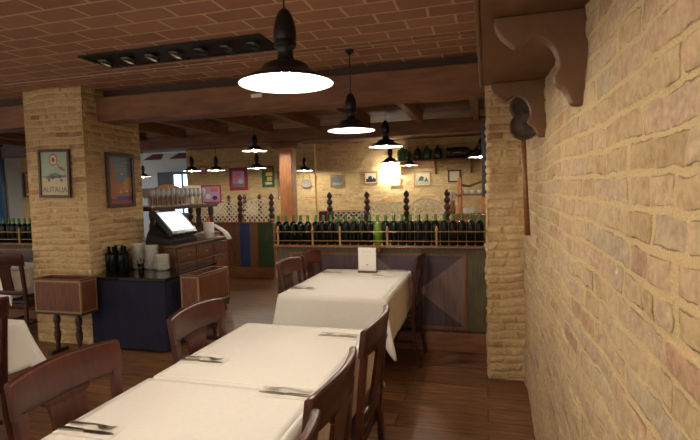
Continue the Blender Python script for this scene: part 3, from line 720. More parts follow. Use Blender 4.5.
def draw_red(mb, w_, h_):
    a = w_/2; rect_poly(mb, -a, a, 0, h_, 'ink_lilac'); rect_poly(mb, -a, a, 0, h_*.22, 'ink_blue', -.002)
    ell(mb, -a*.4, h_*.5, a*.5, h_*.22, 'ink_pink', -.003); ell(mb, a*.35, h_*.35, a*.4, h_*.16, 'ink_cream', -.0035); ell(mb, 0, h_*.75, a*.6, h_*.1, 'ink_pink', -.004)
YB = 10.905
picture('framed_picture', 'picture in a wide red frame on the back wall', (-5.94, YB, 1.61), .51, .57, .09, 'frame_red', draw_red)
def draw_green(mb, w_, h_):
    a = w_/2; rect_poly(mb, -a, a, 0, h_, 'ink_green'); rect_poly(mb, -a*.6, a*.9, h_*.55, h_*.75, 'ink_yellow', -.002); rect_poly(mb, -a*.3, a*.8, h_*.25, h_*.48, 'ink_yellow', -.002); rect_poly(mb, -a*.7, a*.8, h_*.04, h_*.18, 'ink_cream', -.002)
    rect_poly(mb, -a*.2, a*.7, h_*.8, h_*.95, 'ink_orange', -.002)
picture('framed_picture', 'green framed picture with yellow shapes left of the timber post', (-5.13, YB, 1.67), .33, .52, .05, 'frame_green', draw_green)
picture('framed_picture', 'narrow dark blue poster half hidden by the timber post', (-4.80, YB, 1.36), .16, .78, .01, 'frame_dark', draw_small('ink_navy', 'ink_grey', 'ink_red'))
YB = 10.985
picture('framed_picture', 'dark square picture in a wooden frame between two finials on the back wall', (-3.40, YB, 1.62), .33, .29, .035, 'frame_gold', draw_small('ink_slate', 'ink_grey', 'ink_slate'), mat_m='ink_slate')
picture('framed_picture', 'gold framed photograph left of the glowing wall light', (-2.575, YB, 1.675), .33, .29, .028, 'frame_gold', draw_small('ink_white', 'ink_black', 'ink_black'))
picture('framed_picture', 'small wooden framed picture right under the glowing wall light', (-1.99, YB, 1.615), .235, .19, .026, 'frame_gold', draw_small('ink_cream', 'ink_sky', 'ink_slate'))
picture('framed_picture', 'pale landscape picture with a wide mount on the back wall', (-1.385, YB, 1.60), .38, .33, .018, 'frame_gold', draw_small('ink_cream', 'ink_sky', 'ink_black'), mat_m='ink_sand')
picture('framed_picture', 'dark wood framed note picture left of the cup shelf', (-.68, YB, 1.67), .28, .27, .03, 'frame_dark', draw_small('ink_cream', 'ink_cream', 'ink_cream'), mat_m='ink_cream')
t = picture('wall_sign', 'small square red and white sign high on the back wall above the glass rack', (-6.93, 10.90, 2.05), .19, .19, .025, 'frame_red', draw_small('ink_white', 'ink_pink', 'ink_red'), mat_m='ink_white', cat='sign')
picture('framed_picture', 'narrow framed picture on the outer wall left of the poster column', (-8.975, 7.72, 1.57), .16, .50, .03, 'ink_black', draw_small('ink_ochre', 'ink_orange', 'ink_red'), rz=math.pi/2)
picture('framed_board', 'dark framed board edge-on against the left side of the narrow right column', (.0, 4.30, 1.47), .34, .62, .03, 'far_dark', draw_small('ink_slate', 'ink_slate', 'ink_slate'), rz=-math.pi/2, depth=.035)
# hanging pan between post and picture
t = thing('hanging_pan', 'oval metal pan hanging by two cords on the back wall right of the timber post', 'pan', (-4.13, 10.88, 1.63))
MB().lathe([(.0001, -.012), (.11, -.012), (.125, .01), (.135, .02), (.12, .02), (.10, 0), (.0001, 0)], 'ink_grey', n=24, mx=Matrix.Translation((0, 0, .10)) @ Matrix.Scale(.75, 4, (0, 0, 1)) @ Matrix.Rotation(math.radians(90), 4, 'X')).build('pan_body', t)
MB().tube([(-.11, -.01, .13), (-.06, -.005, .32)], .005, 'black_iron', 6).tube([(.11, -.01, .13), (.06, -.005, .32)], .005, 'black_iron', 6).build('hanging_cord', t)

# ================================================================== demijohn shelf and wall light, back wall
t = thing('bottle_shelf', 'long wooden shelf high on the back wall carrying demijohns', 'shelf', (-.93, 10.98, 2.15))
MB().box((-.98, -.26, 0), (.95, -.0, .035), 'p_brown').build('board', t, bevel=.004)
for x in (-.92, -.15, .62):
    MB().prism([(-.22, 0), (-.20, -.05), (-.10, -.12), (-.07, -.22), (-.03, -.29), (0, -.29), (0, 0)], 'x', x-.02, x+.02, 'p_brown').build('bracket', t)
def demijohn(x, r, h, m_, label):
    return tag(MB().lathe([(.0001, 0), (r*.9, 0), (r, .02), (r, h*.55), (r*.8, h*.72), (r*.3, h*.82), (r*.25, h*.96), (r*.32, h*.97), (r*.3, h), (.0001, h)], m_, n=20).build('demijohn', loc=(x, 10.84, 2.187)), label, 'bottle')
demijohn(-1.80, .13, .32, 'green_demijohn', 'broad green demijohn at the left end of the high back wall shelf')
demijohn(-1.47, .075, .30, 'dark_demijohn', 'slim brown bottle second from the left on the high back wall shelf')
demijohn(-1.26, .085, .31, 'green_demijohn', 'bright green bottle between two brown ones on the high shelf')
demijohn(-1.03, .085, .31, 'dark_demijohn', 'brown bottle right of the bright green one on the high shelf')
t = tag(MB().lathe([(.0001, 0), (.10, 0), (.12, .02), (.12, .40), (.10, .46), (.04, .50), (.035, .56), (.0001, .56)], 'dark_demijohn', n=20, mx=Matrix.Rotation(math.radians(90), 4, 'Y')).build('lying_demijohn', loc=(-.84, 10.84, 2.31)), 'large dark bottle lying on its side on the high shelf', 'bottle')
demijohn(-.17, .09, .27, 'dark_demijohn', 'dark jar at the right end of the high back wall shelf')
t = thing('wall_light', 'lit bulb on an iron bracket glowing on the back wall behind a pendant', 'lamp', (-2.10, 10.97, 1.93))
MB().lathe([(.05, 0), (.05, .015), (.0001, .02)], 'black_iron', n=16, mx=Matrix.Rotation(math.radians(90), 4, 'X')).build('wall_plate', t)
MB().tube([(0, -.01, 0), (0, -.07, .06), (0, -.12, .10), (0, -.14, .06)], .007, 'black_iron').build('arm', t)
MB().sphere((0, -.14, -.01), .038, 'bulb', 12, 8).build('bulb', t)

# shelf unit with cups at right rear
t = thing('cup_shelf_unit', 'wooden shelf unit with a curved back rail and white cups, right rear', 'shelf', (-.30, 9.9, 0))
MB().box((-.25, -.16, 0), (-.17, .16, 1.74), 'post_wood').box((.2, -.16, 0), (.27, .16, 1.4), 'post_wood').build('uprights', t, bevel=.005)
MB().box((-.30, -.2, 1.385), (.28, .18, 1.415), 'p_brown').build('shelf', t, bevel=.004)
MB().tube([(-.17, 0, 1.60), (-.10, 0, 1.58), (-.02, 0, 1.57), (.08, 0, 1.61), (.2, 0, 1.65), (.27, 0, 1.66)], .022, 'p_brown').build('curved_rail', t)
c0 = None
for k in range(3):
    x = -.40+.135*k
    if c0 is None:
        c0 = thing('cup', 'white cup on the rear shelf unit', 'cup', (x, 9.82, 1.416), group='white cups on the rear shelf unit')
        MB().lathe([(.0001, 0), (.02, 0), (.03, .012), (.042, .05), (.044, .08), (.040, .08), (.036, .05), (.0001, .015)], 'white', n=16).build('cup_body', c0)
        MB().tube([(.042, 0, .065), (.062, 0, .06), (.062, 0, .035), (.038, 0, .03)], .005, 'white', 6).build('handle', c0)
    else: dup(c0, (x, 9.82, 1.416), .5)
t = tag(MB().box((-.58, 9.2, 0), (-.02, 9.6, 1.05), 'cabinet_wood').build('low_cabinet', bevel=.01), 'low dark cabinet under the cup shelf unit', 'cabinet')
pl = None
for k in range(10):
    lab = 'white plate in the stack on the low cabinet right of the last finial'
    if pl is None: pl = tag(MB().lathe([(.0001, 0), (.07, 0), (.13, .014), (.132, .018), (.07, .006), (.0001, .005)], 'white', n=24).build('plate', loc=(-.30, 9.4, 1.05)), lab, 'plate', 'plates stacked at the right rear')
    else:
        c = pl.copy(); COL.objects.link(c); c.location = (-.30, 9.4, 1.05+.010*k)
t = thing('dried_bouquet', 'bunch of pale dried flowers in a wooden vase beside the cup shelf', 'flowers', (-.62, 9.3, 1.05))
MB().lathe([(.0001, 0), (.05, 0), (.06, .1), (.045, .2), (.05, .26), (.0001, .26)], 'p_brown', n=14).build('vase', t)
mb = MB()
for k in range(26):
    a = random.random()*6.28; r = random.random()*.10; mb.sphere((r*math.cos(a), r*math.sin(a)*.6, .29+random.random()*.10), .022, 'ink_grey', 6, 5)
mb.build('flower_heads', t)

# ================================================================== dining tables and cloths
def rrect(hx, hy, r, nc=9, step=.05):
    """rounded rectangle perimeter: list of (x, y, nx, ny, stretch)"""
    out = []
    cs = [(hx-r, hy-r, 0), (-hx+r, hy-r, 90), (-hx+r, -hy+r, 180), (hx-r, -hy+r, 270)]
    for i, (cx, cy, a0) in enumerate(cs):
        for k in range(nc+1):
            a = math.radians(a0+90*k/nc); lo = a-math.radians(a0)
            st = 1/max(math.cos(lo), math.sin(lo))
            out.append((cx+r*math.cos(a), cy+r*math.sin(a), math.cos(a), math.sin(a), st))
        nx_, ny_, a1 = cs[(i+1) % 4]; p = out[-1]; a = math.radians(a0+90)
        q = (nx_+r*math.cos(a), ny_+r*math.sin(a)); L_ = math.hypot(q[0]-p[0], q[1]-p[1]); n = max(2, int(L_/step))
        for k in range(1, n): out.append((p[0]+(q[0]-p[0])*k/n, p[1]+(q[1]-p[1])*k/n, math.cos(a), math.sin(a), 1.0))
    return out
def tablecloth(cx, cy, hx, hy, top, drop, label, seed, group=None, clamp=None, rz=0, flare=.03, cflare=.2, back=None):
    per = rrect(hx, hy, .018, step=.03); n = len(per); rnd = random.Random(seed)
    ph = [rnd.uniform(0, 6.28) for _ in range(4)]
    mb = MB(); rings = []
    rings.append([(x-nx*.018, y-ny*.018, top) for x, y, nx, ny, s in per])
    rings.append([(x-nx*.004, y-ny*.004, top-.003) for x, y, nx, ny, s in per])
    K = 10
    sarc = [0]
    for i in range(1, n): sarc.append(sarc[-1]+math.hypot(per[i][0]-per[i-1][0], per[i][1]-per[i-1][1]))
    for k in range(1, K+1):
        t_ = k/K; ring = []
        for i, (x, y, nx, ny, s) in enumerate(per):
            fold = (math.sin(sarc[i]*17+ph[0])*.5+math.sin(sarc[i]*31+ph[1])*.3+math.sin(sarc[i]*9+ph[2])*.4)
            d = drop*(1+(s-1)*.85)
            out = .004+t_**1.3*(flare*.25+flare*.45*(fold*.5+.5)*(1 if s < 1.02 else .4)+(s-1)*(cflare if back is None or ny <= 0 else back))
            if clamp and s < 1.02: out = min(out, clamp)
            ring.append((x+nx*out, y+ny*out, top-.006-d*t_))
        rings.append(ring)
    mb.loft(rings, 'cloth', True, False)
    # top surface grid (gentle fold creases)
    gx, gy = 24, 36; vs = []; fs = []
    for j in range(gy+1):
        for i in range(gx+1):
            x = (-hx+.016)+(2*hx-.032)*i/gx; y = (-hy+.016)+(2*hy-.032)*j/gy
            inx = min(i, gx-i) > 0 and min(j, gy-j) > 0
            z = top
            if inx: z += .0012*(math.exp(-((y-hy*.33)/.012)**2)+math.exp(-((y+hy*.33)/.012)**2)+math.exp(-((x)/.010)**2))+.0008*math.sin(x*23+ph[1])*math.sin(y*19+ph[3])
            vs.append((x, y, z))
    for j in range(gy):
        for i in range(gx): a = j*(gx+1)+i; fs.append((a, a+1, a+gx+2, a+gx+1))
    mb.add(vs, fs, 'cloth', True)
    o = mb.build('tablecloth', loc=(cx, cy, 0)); o.rotation_euler = (0, 0, rz)
    md = o.modifiers.new('thick', 'SOLIDIFY'); md.thickness = .0015; md.offset = 1
    return tag(o, label, 'tablecloth', group)
def dining_table(cx, cy, hx, hy, top, label, rz=0):
    t = thing('dining_table', label, 'table', (cx, cy, 0), rz)
    MB().box((-hx+.008, -hy+.008, top-.035), (hx-.008, hy-.008, top-.004), 'mahogany').build('tabletop', t, bevel=.004)
    MB().lathe([(.045, .04), (.03, .07), (.026, .35), (.03, .66), (.05, .70), (.05, top-.036)], 'turned_wood', n=16, caps=True).build('pedestal', t)
    MB().box((-.035, -hy*.6, 0), (.035, hy*.6, .04), 'turned_wood').build('foot', t, bevel=.006)
    return t
TT = .775
dining_table(-.998, 2.145, .380, .424, TT, 'front row table, its far half, under a white cloth')
tablecloth(-.998, 2.145, .388, .432, TT, .27, 'white cloth on the far half of the front row', 3, clamp=.006)
dining_table(-.998, 1.19, .380, .50, TT, 'front row table, its near half, cut by the bottom of the photo')
tablecloth(-.998, 1.19, .388, .512, TT+.003, .27, 'white cloth on the near half of the front row, cut by the photo edge', 5, clamp=.006)
dining_table(-1.11, 3.93, .41, .585, TT, 'back table with the menu card, under a white cloth')
tablecloth(-1.11, 3.93, .42, .60, TT, .33, 'white cloth on the back table with the menu card, in front of the partition', 8, clamp=.02, flare=.05, cflare=.30, back=.04)
dining_table(-3.37, 1.88, .52, .48, TT, 'table at the left edge of the photo under a hanging white cloth')
tablecloth(-3.37, 1.88, .53, .49, TT, .29, 'white cloth hanging in a point at the left edge of the photo', 11, flare=.05, cflare=.42)
dining_table(-5.38, 4.235, .50, .32, TT, 'table behind the dark chair at far left, beside the brick column')
tablecloth(-5.38, 4.235, .51, .325, TT, .28, 'white cloth on the table behind the dark chair at far left', 13, flare=.015, cflare=.1, back=.02)

# ================================================================== chairs
def make_chair(loc, rz, label):
    """sitter faces +x; back rail near x = -.25"""
    t = thing('dining_chair', label, 'chair', loc, rz)
    hw = .235
    def arc(y, x0, sag): return x0-sag*(1-(y/hw)**2)
    # top rail: curved in plan, gently crowned top
    rings = []
    n = 14
    for i in range(n+1):
        y = -hw+2*hw*i/n; u = y/hw
        c = arc(y, -.215, .036); z1 = .968+.014*(1-u*u); z0 = .845+.008*(1-u*u); th = .013
        lean = .018
        rings.append([(c-th+lean*.6, y, z0), (c+th+lean*.6, y, z0), (c+th-.2*lean, y, z1-.008), (c+th*.5-.4*lean, y, z1), (c-th*.5-.4*lean, y, z1), (c-th-.4*lean, y, z1-.008)])
    MB().loft(rings, 'mahogany', True).build('top_rail', t, bevel=.003)
    for s in (-1, 1):
        y = s*(hw-.030)
        path = [(-.205, 0), (-.190, .25), (-.180, .45), (-.190, .60), (-.203, .75), (-.214, .862)]
        r = [[(x-.015, y-.019*s, z), (x+.015, y-.019*s, z), (x+.015, y+.019*s, z), (x-.015, y+.019*s, z)] for x, z in path]
        path[0] = (-.235, 0)
        r[0] = [(-.25, y-.015*s, 0), (-.222, y-.015*s, 0), (-.222, y+.015*s, 0), (-.25, y+.015*s, 0)]
        MB().loft(r, 'mahogany', False).build('leg', t, bevel=.004)
        x = .13
        MB().loft([[(x+a*w_, s*.175+b_*w_, z) for a, b_ in ((-1, -1), (1, -1), (1, 1), (-1, 1))] for z, w_ in ((0, .014), (.40, .020), (.425, .020))], 'mahogany', False).build('leg', t, bevel=.003)
    # splat, flared towards the rail
    r = []
    for z, w_, x in ((.575, .075, -.196), (.66, .072, -.212), (.76, .074, -.228), (.82, .080, -.238), (.835, .102, -.242), (.858, .104, -.246)):
        r.append([(x-.008, -w_, z), (x+.008, -w_, z), (x+.006-.006, 0, z), (x+.008, w_, z), (x-.008, w_, z)][0:2]+[(x+.008, w_, z), (x-.008, w_, z)])
    MB().loft(r, 'mahogany', False).build('splat', t, bevel=.002)
    r = []
    for i in range(9):
        y = -.195+.39*i/8; c = -.185-.015*(1-(y/.195)**2); r.append([(c-.010, y, .53), (c+.010, y, .53), (c+.010, y, .578), (c-.010, y, .578)])
    MB().loft(r, 'mahogany', True).build('lower_rail', t, bevel=.003)
    MB().box((-.172, -.20, .385), (.15, .20, .432), 'mahogany').build('seat_frame', t, bevel=.004)
    MB().loft([[(-.172*k2, -.205*k2, z), (.165*k2, -.215*k2, z), (.165*k2, .215*k2, z), (-.172*k2, .205*k2, z)] for z, k2 in ((.433, .97), (.445, 1.0), (.462, .98), (.470, .88))], 'dark_seat', False).build('seat', t, bevel=.008)
    MB().box((-.18, -.185, .20), (.12, -.165, .225), 'mahogany').box((-.18, .165, .20), (.12, .185, .225), 'mahogany').box((-.01, -.165, .20), (.015, .165, .222), 'mahogany').build('stretcher', t, bevel=.002)
    return t
C0 = make_chair((-1.235, 1.37, 0), 0, 'mahogany chair at lower left tucked against the front table')
dup(C0, (-1.215, 2.15, 0), 0, 'mahogany chair left of the front table, in front of the navy counter')
P = math.pi
dup(C0, (-.665, .955, 0), P, 'chair right of the front table, only its rail end showing at the bottom edge')
dup(C0, (-.705, 1.475, 0), P, 'middle chair of three on the right side of the front table')
dup(C0, (-.715, 2.145, 0), P, 'farthest chair on the right side of the front table, by its far corner')
dup(C0, (-1.40, 3.79, 0), 0, 'nearer chair on the left side of the back table')
dup(C0, (-1.385, 4.29, 0), 0, 'farther chair on the left side of the back table, next to the partition')
dup(C0, (-.80, 4.31, 0), P, 'single dark chair on the right side of the back table')
dup(C0, (-4.88, 4.10, 0), P/2, 'dark chair with its back to the camera at far left beside the wine crate')
dup(C0, (-2.985, 1.965, 0), P, 'chair of which only one dark post shows at the left photo edge')

# ================================================================== cutlery, napkins and card
def make_fork(loc, rz, label):
    t = MB()
    # handle along +x, tines at +x end
    rings = []
    for x, w_, z, h_ in ((0, .006, .003, .002), (.02, .009, .003, .002), (.06, .006, .006, .002), (.11, .0035, .010, .002), (.125, .004, .010, .002), (.135, .011, .007, .0015), (.15, .0125, .005, .0012), (.158, .0125, .005, .0012)):
        rings.append([(x, -w_, z), (x, w_, z), (x, w_, z+h_), (x, -w_, z+h_)])
    t.loft(rings, 'steel', False)
    for k in range(4):
        y = -.0105+.007*k
        t.loft([[(x, y-.0017, z), (x, y+.0017, z), (x, y+.0017, z+.0012), (x, y-.0017, z+.0012)] for x, z in ((.157, .005), (.175, .006), (.195, .011))], 'steel', False)
    o = t.build('fork', loc=loc); o.rotation_euler = (0, 0, rz); return tag(o, label, 'fork')
def make_knife(loc, rz, label):
    t = MB()
    rings = []
    for x, w_, z, h_ in ((0, .006, 0, .005), (.02, .008, 0, .006), (.09, .006, 0, .006), (.10, .005, 0, .004), (.105, .009, 0, .0018), (.18, .010, 0, .0016), (.205, .006, 0, .0014), (.215, .002, 0, .001)):
        rings.append([(x, -w_, z), (x, w_, z), (x, w_, z+h_), (x, -w_, z+h_)])
    o = t.loft(rings, 'dark_steel', False).build('knife', loc=loc); o.rotation_euler = (0, 0, rz); return tag(o, label, 'knife')
def make_napkin(loc, rz, label, sx=.22, sy=.085):
    mb = MB(); mb.box((0, -sy/2, 0), (sx, sy/2, .0025), 'napkin').box((.004, -sy/2+.002, .0027), (sx-.002, sy/2-.006, .0045), 'napkin')
    o = mb.build('napkin', loc=loc, bevel=.0012); o.rotation_euler = (0, 0, rz); return tag(o, label, 'napkin')
TZ = TT+.0045
sets = [(-1.375, 1.255, 0, 'at the near left of the front table', TZ+.003), (-1.375, 1.925, 0, 'at the far left of the front table', TZ),
        (-.635, 1.665, P, 'on the right of the front table, middle chair', TZ+.003), (-.655, 2.41, P, 'at the far right corner of the front table', TZ),
        (-1.515, 3.55, 0, 'at the near left of the back table', TZ), (-1.51, 4.30, 0, 'at the far left of the back table', TZ), (-.71, 4.46, P, 'at the far right of the back table', TZ)]
for k, (x, y, rz, where, z) in enumerate(sets):
    s = 1 if rz == 0 else -1
    n_ = make_napkin((x, y, z-.002), rz, 'folded cream napkin under cutlery '+where)
    make_knife((x+.0*s, y-.018, z+.003), rz+.03*s, 'steel table knife '+where)
    make_fork((x+.008*s, y+.022, z+.002), rz-.06*s, 'steel fork '+where)
mb = MB(); 
o = make_napkin((-.98, 4.15, TZ), .25, 'large loosely folded white napkin on the right of the back table', .27, .16)
make_knife((-.99, 4.20, TZ+.0035), -.3, 'knife poking out of the loose napkin right of the menu card')
t = thing('menu_stand', 'white menu card in a wooden base standing on the back table', 'menu', (-1.075, 4.36, TT), -.03)
MB().box((-.088, -.03, .002), (.088, .03, .020), 'p_brown').build('base', t, bevel=.003)
MB().box((-.086, -.004, .018), (.086, .004, .235), 'paper').build('card', t)
mb = MB(); mb.box((-.05, -.0052, .195), (.05, -.0042, .200), 'ink_cream').box((-.045, -.0052, .055), (.045, -.0042, .058), 'ink_cream').box((-.012, -.0052, .072), (.012, -.0042, .080), 'grey_ink')
mb.build('printed_lines', t)
MB().box((.088, -.018, .02), (.0905, .018, .225), 'glass').build('holder_edge', t)

# ================================================================== wine crates on legs
def make_crate(loc, rz, label):
    """.56 wide (x) .27 deep (y), origin at floor centre"""
    t = thing('wine_crate_stand', label, 'crate stand', loc, rz)
    w_, d, z0, z1 = .28, .10, .43, .745
    mb = MB(); 
    mb.box((-w_, -d, z0), (w_, -d+.015, z1), 'crate_wood').box((-w_, d-.015, z0), (w_, d, z1), 'crate_wood').box((-w_, -d+.015, z0), (-w_+.015, d-.015, z1), 'crate_wood').box((w_-.015, -d+.015, z0), (w_, d-.015, z1), 'crate_wood').box((-w_+.015, -d+.015, z0), (w_-.015, d-.015, z0+.02), 'crate_wood')
    mb.build('box', t, bevel=.002)
    mb = MB(); e = .016; o_ = .003
    for y0, y1 in ((-d-o_, -d), (d, d+o_)):
        mb.box((-w_, y0, z0), (w_, y1, z0+e), 'brass').box((-w_, y0, z1-e), (w_, y1, z1), 'brass').box((-w_, y0, z0+e), (-w_+e, y1, z1-e), 'brass').box((w_-e, y0, z0+e), (w_, y1, z1-e), 'brass')
    for x0, x1 in ((-w_-o_, -w_), (w_, w_+o_)):
        mb.box((x0, -d, z0), (x1, d, z0+e), 'brass').box((x0, -d, z1-e), (x1, d, z1), 'brass').box((x0, -d, z0+e), (x1, -d+e, z1-e), 'brass').box((x0, d-e, z0+e), (x1, d, z1-e), 'brass')
    mb.build('metal_edging', t)
    mb = MB(); mb.box((-w_-.008, -d-.008, z1), (w_+.008, -d+.022, z1+.016), 'crate_wood').box((-w_-.008, d-.022, z1), (w_+.008, d+.008, z1+.016), 'crate_wood').box((-w_-.008, -d+.022, z1), (-w_+.022, d-.022, z1+.016), 'crate_wood').box((w_-.022, -d+.022, z1), (w_+.008, d-.022, z1+.016), 'crate_wood')
    mb.build('rim', t, bevel=.003)
    MB().box((-w_-.01, -d-.01, z0-.02), (w_+.01, d+.01, z0), 'turned_wood').build('base_board', t, bevel=.003)
    for sx in (-1, 1):
        lg = MB().lathe([(.018, .035), (.022, .05), (.018, .09), (.030, .15), (.034, .20), (.022, .235), (.030, .25), (.020, .27), (.034, .32), (.030, .36), (.018, .385), (.026, .40), (.026, .41)], 'turned_wood', (sx*.135-.0, 0, 0), 14, caps=True).build('leg', t)
        MB().box((sx*.135-.03, -.10, 0), (sx*.135+.03, .10, .036), 'turned_wood').build('foot', lg, bevel=.006)
    return t
K0 = make_crate((-4.02, 3.80, 0), 0, 'wooden wine crate with metal edging on turned legs before the poster column')
K1 = dup(K0, (-2.80, 4.36, 0), P/2, 'wooden wine crate with metal edging beside the right end of the navy counter')
mb = MB()
for k in range(5): mb.box((-.07+.002*k, -.13+.01*k, .004*k), (.06+.004*k, .11+.006*k, .004*k+.003), 'paper')
o = mb.build('paper_stack', loc=(-2.80, 4.22, .70)); tag(o, 'white papers lying in the open top of the crate by the counter', 'papers')
tag(MB().box((-.08, -.25, 0), (.08, .25, .24), 'turned_wood').build('folder_box', loc=(-2.80, 4.34, .452)), 'dark folder box inside the crate by the counter', 'box')

# ================================================================== counter with navy cloth
ct = thing('service_counter', 'black topped service counter draped in navy cloth beside the brick column', 'counter', (-3.45, 4.3, 0))
top = [(-3.915, 3.955), (-2.985, 3.955), (-3.06, 5.0), (-3.26, 5.0), (-3.26, 4.57), (-3.915, 4.57)]
MB().prism([(x+3.45, y-4.3) for x, y in top], 'z', .712, .742, 'black_stone').build('countertop', ct, bevel=.004)
mb = MB(); n = 60; rings = [[], []]
path = [(-3.90, 4.5), (-3.90, 3.975), (-3.005, 3.975), (-3.08, 4.98), (-3.25, 4.98)]
pts = []
for (x0, y0), (x1, y1) in zip(path[:-1], path[1:]):
    L_ = math.hypot(x1-x0, y1-y0); k = int(L_/.02)
    nx, ny = (y1-y0)/L_, -(x1-x0)/L_
    for i in range(k): pts.append((x0+(x1-x0)*i/k, y0+(y1-y0)*i/k, -nx, -ny))
pts.append((path[-1][0], path[-1][1], 0, 0))
R3 = []
for z, amp in ((.711, 0), (.5, .004), (.25, .007), (.02, .009)):
    R3.append([(x+3.45+nx*amp*math.sin(i*.55)*1.0, y-4.3+ny*amp*math.sin(i*.55), z) for i, (x, y, nx, ny) in enumerate(pts)])
mb.loft(R3, 'navy_cloth', True, False, False).build('cloth_skirt', ct)
MB().prism([(x+3.45+(.03 if x < -3.5 else -.03), y-4.3+(.03 if y < 4.2 else -.03)) for x, y in top], 'z', .02, .70, 'turned_wood').build('carcass', ct)
# dark bottles on it
bt = None
for k, (x, y) in enumerate([(-3.86, 4.22), (-3.775, 4.19), (-3.87, 4.33), (-3.70, 4.27), (-3.775, 4.32), (-3.66, 4.18)]):
    if bt is None:
        bt = make_bottle((x, y, .743), 'black bottle in the cluster on the service counter', 'wine_dark', 'wine_dark', 'dark bottles on the counter', 'dark_bottle'); bt.scale = (1.05, 1.05, .93)
    else: dup(bt, (x, y, .743), 0)
# bowls stacks
bowl = None
for (x, y, n_, where) in ((-3.70, 4.48, 15, 'left tall'), (-3.53, 4.47, 14, 'middle tall'), (-3.36, 4.42, 9, 'right low')):
    for k in range(n_):
        lab = 'white plate in the %s stack on the service counter' % where
        loc = (x, y, .743+.0185*k)
        if bowl is None:
            bowl = tag(MB().lathe([(.0001, 0), (.045, 0), (.05, .006), (.074, .016), (.076, .019), (.070, .018), (.045, .009), (.0001, .008)], 'white', n=24).build('small_plate', loc=loc), lab, 'plate', 'small plates, %s stack' % where)
        else:
            c = bowl.copy(); COL.objects.link(c); c.location = loc; c['label'] = lab; c['group'] = 'small plates, %s stack' % where
t = thing('napkin_glass', 'small glass holding dark cutlery in front of the plate stacks', 'glass', (-3.50, 4.26, .743))
MB().lathe([(.0001, 0), (.028, 0), (.034, .09), (.031, .09), (.026, .006), (.0001, .006)], 'glass', n=18).build('glass_body', t)
mb = MB()
for k in range(6):
    a = k*1.05; mb.tube([(.012*math.cos(a), .012*math.sin(a), .008), (.045*math.cos(a), .03*math.sin(a), .125+.01*(k % 3))], .005, 'black_plastic', 6)
mb.build('spoons', t)

# ================================================================== sideboard, till and glass rack
cb = thing('sideboard', 'carved dark wooden sideboard with drawers behind the service counter', 'cabinet', (-3.56, 5.16, 0))
X1 = .26; Y0, Y1 = -.56, .55
MB().box((-.30, Y0, .08), (X1-.02, Y1, .955), 'cabinet_wood').build('body', cb, bevel=.006)
MB().box((-.32, Y0-.02, .955), (X1+.01, Y1+.02, .985), 'cabinet_wood').build('top', cb, bevel=.006)
for k in range(3):
    a = Y0+.02+k*.365; b_ = a+.345
    dr = MB().box((X1-.02, a, .79), (X1, b_, .935), 'cabinet_wood').box((X1, a+.03, .815), (X1+.006, b_-.03, .91), 'crate_wood').build('drawer', cb, bevel=.003)
    MB().tube([(X1+.006, (a+b_)/2-.03, .87), (X1+.022, (a+b_)/2-.02, .855), (X1+.022, (a+b_)/2+.02, .855), (X1+.006, (a+b_)/2+.03, .87)], .004, 'brass', 6).build('handle', dr)
    dd = MB().box((X1-.02, a, .13), (X1, b_, .77), 'cabinet_wood').box((X1, a+.05, .19), (X1+.005, b_-.05, .71), 'crate_wood').build('door', cb, bevel=.003)
    MB().lathe([(.0001, 0), (.012, 0), (.012, .006), (.0001, .012)], 'brass', n=10, mx=Matrix.Translation((X1+.005, b_-.025, .5)) @ Matrix.Rotation(math.radians(90), 4, 'Y')).build('knob', dd)
for x in (-.25, X1-.06):
    for y in (Y0+.06, Y1-.06): MB().lathe([(.0001, 0), (.03, 0), (.042, .03), (.035, .06), (.025, .08), (.0001, .08)], 'turned_wood', (x, y, 0), 12).build('foot', cb)
# till
t = thing('till_terminal', 'black touch screen till with a glowing tilted screen on the sideboard', 'till', (-3.56, 4.90, .986), math.radians(88))
MB().loft([[(-.24, -.16, 0), (.24, -.16, 0), (.24, .20, 0), (-.24, .20, 0)], [(-.24, -.17, .05), (.24, -.17, .05), (.22, .18, .12), (-.22, .18, .12)], [(-.20, -.12, .08), (.20, -.12, .08), (.16, .16, .22), (-.16, .16, .22)]], 'black_plastic', False).build('base', t, bevel=.006)
R = Matrix.Translation((0, -.045, .235)) @ Matrix.Rotation(math.radians(-44), 4, 'X')
MB().box((-.235, -.02, -.185), (.235, .035, .175), 'black_plastic', R).build('screen_housing', t, bevel=.008)
MB().box((-.20, -.0235, -.135), (.20, -.0205, .155), 'screen_lit', R).build('screen', t)
# napkin roll and paper
t = thing('paper_towel', 'white paper towel roll with hanging sheet on the far end of the sideboard', 'paper towel', (-3.40, 5.42, .986))
MB().lathe([(.0001, 0), (.065, 0), (.065, .20), (.02, .20), (.02, .19), (.0001, .19)], 'paper', n=24).build('roll', t)
mb = MB(); vs = []; 
pth = [(.03, .05, .17), (.08, .12, .12), (.14, .16, .06), (.19, .18, -.03)]
for x, y, z in pth: vs += [(x, y-.06, z), (x, y+.06, z)]
mb.add(vs, [(0, 2, 3, 1), (2, 4, 5, 3), (4, 6, 7, 5)], 'paper', True); o = mb.build('loose_sheet', t); md = o.modifiers.new('t', 'SOLIDIFY'); md.thickness = .002
tag(MB().lathe([(.0001, 0), (.025, 0), (.028, .06), (.022, .10), (.012, .13), (.0001, .14)], 'red_plastic', n=16).build('sauce_bottle', loc=(-3.40, 5.655, 1.03+.0)), 'small red topped bottle behind the paper towel roll', 'bottle')
bpy.data.objects['sauce_bottle'].location = (-3.53, 5.62, .986); bpy.data.objects['sauce_bottle'].scale = (1, 1, 1.9)

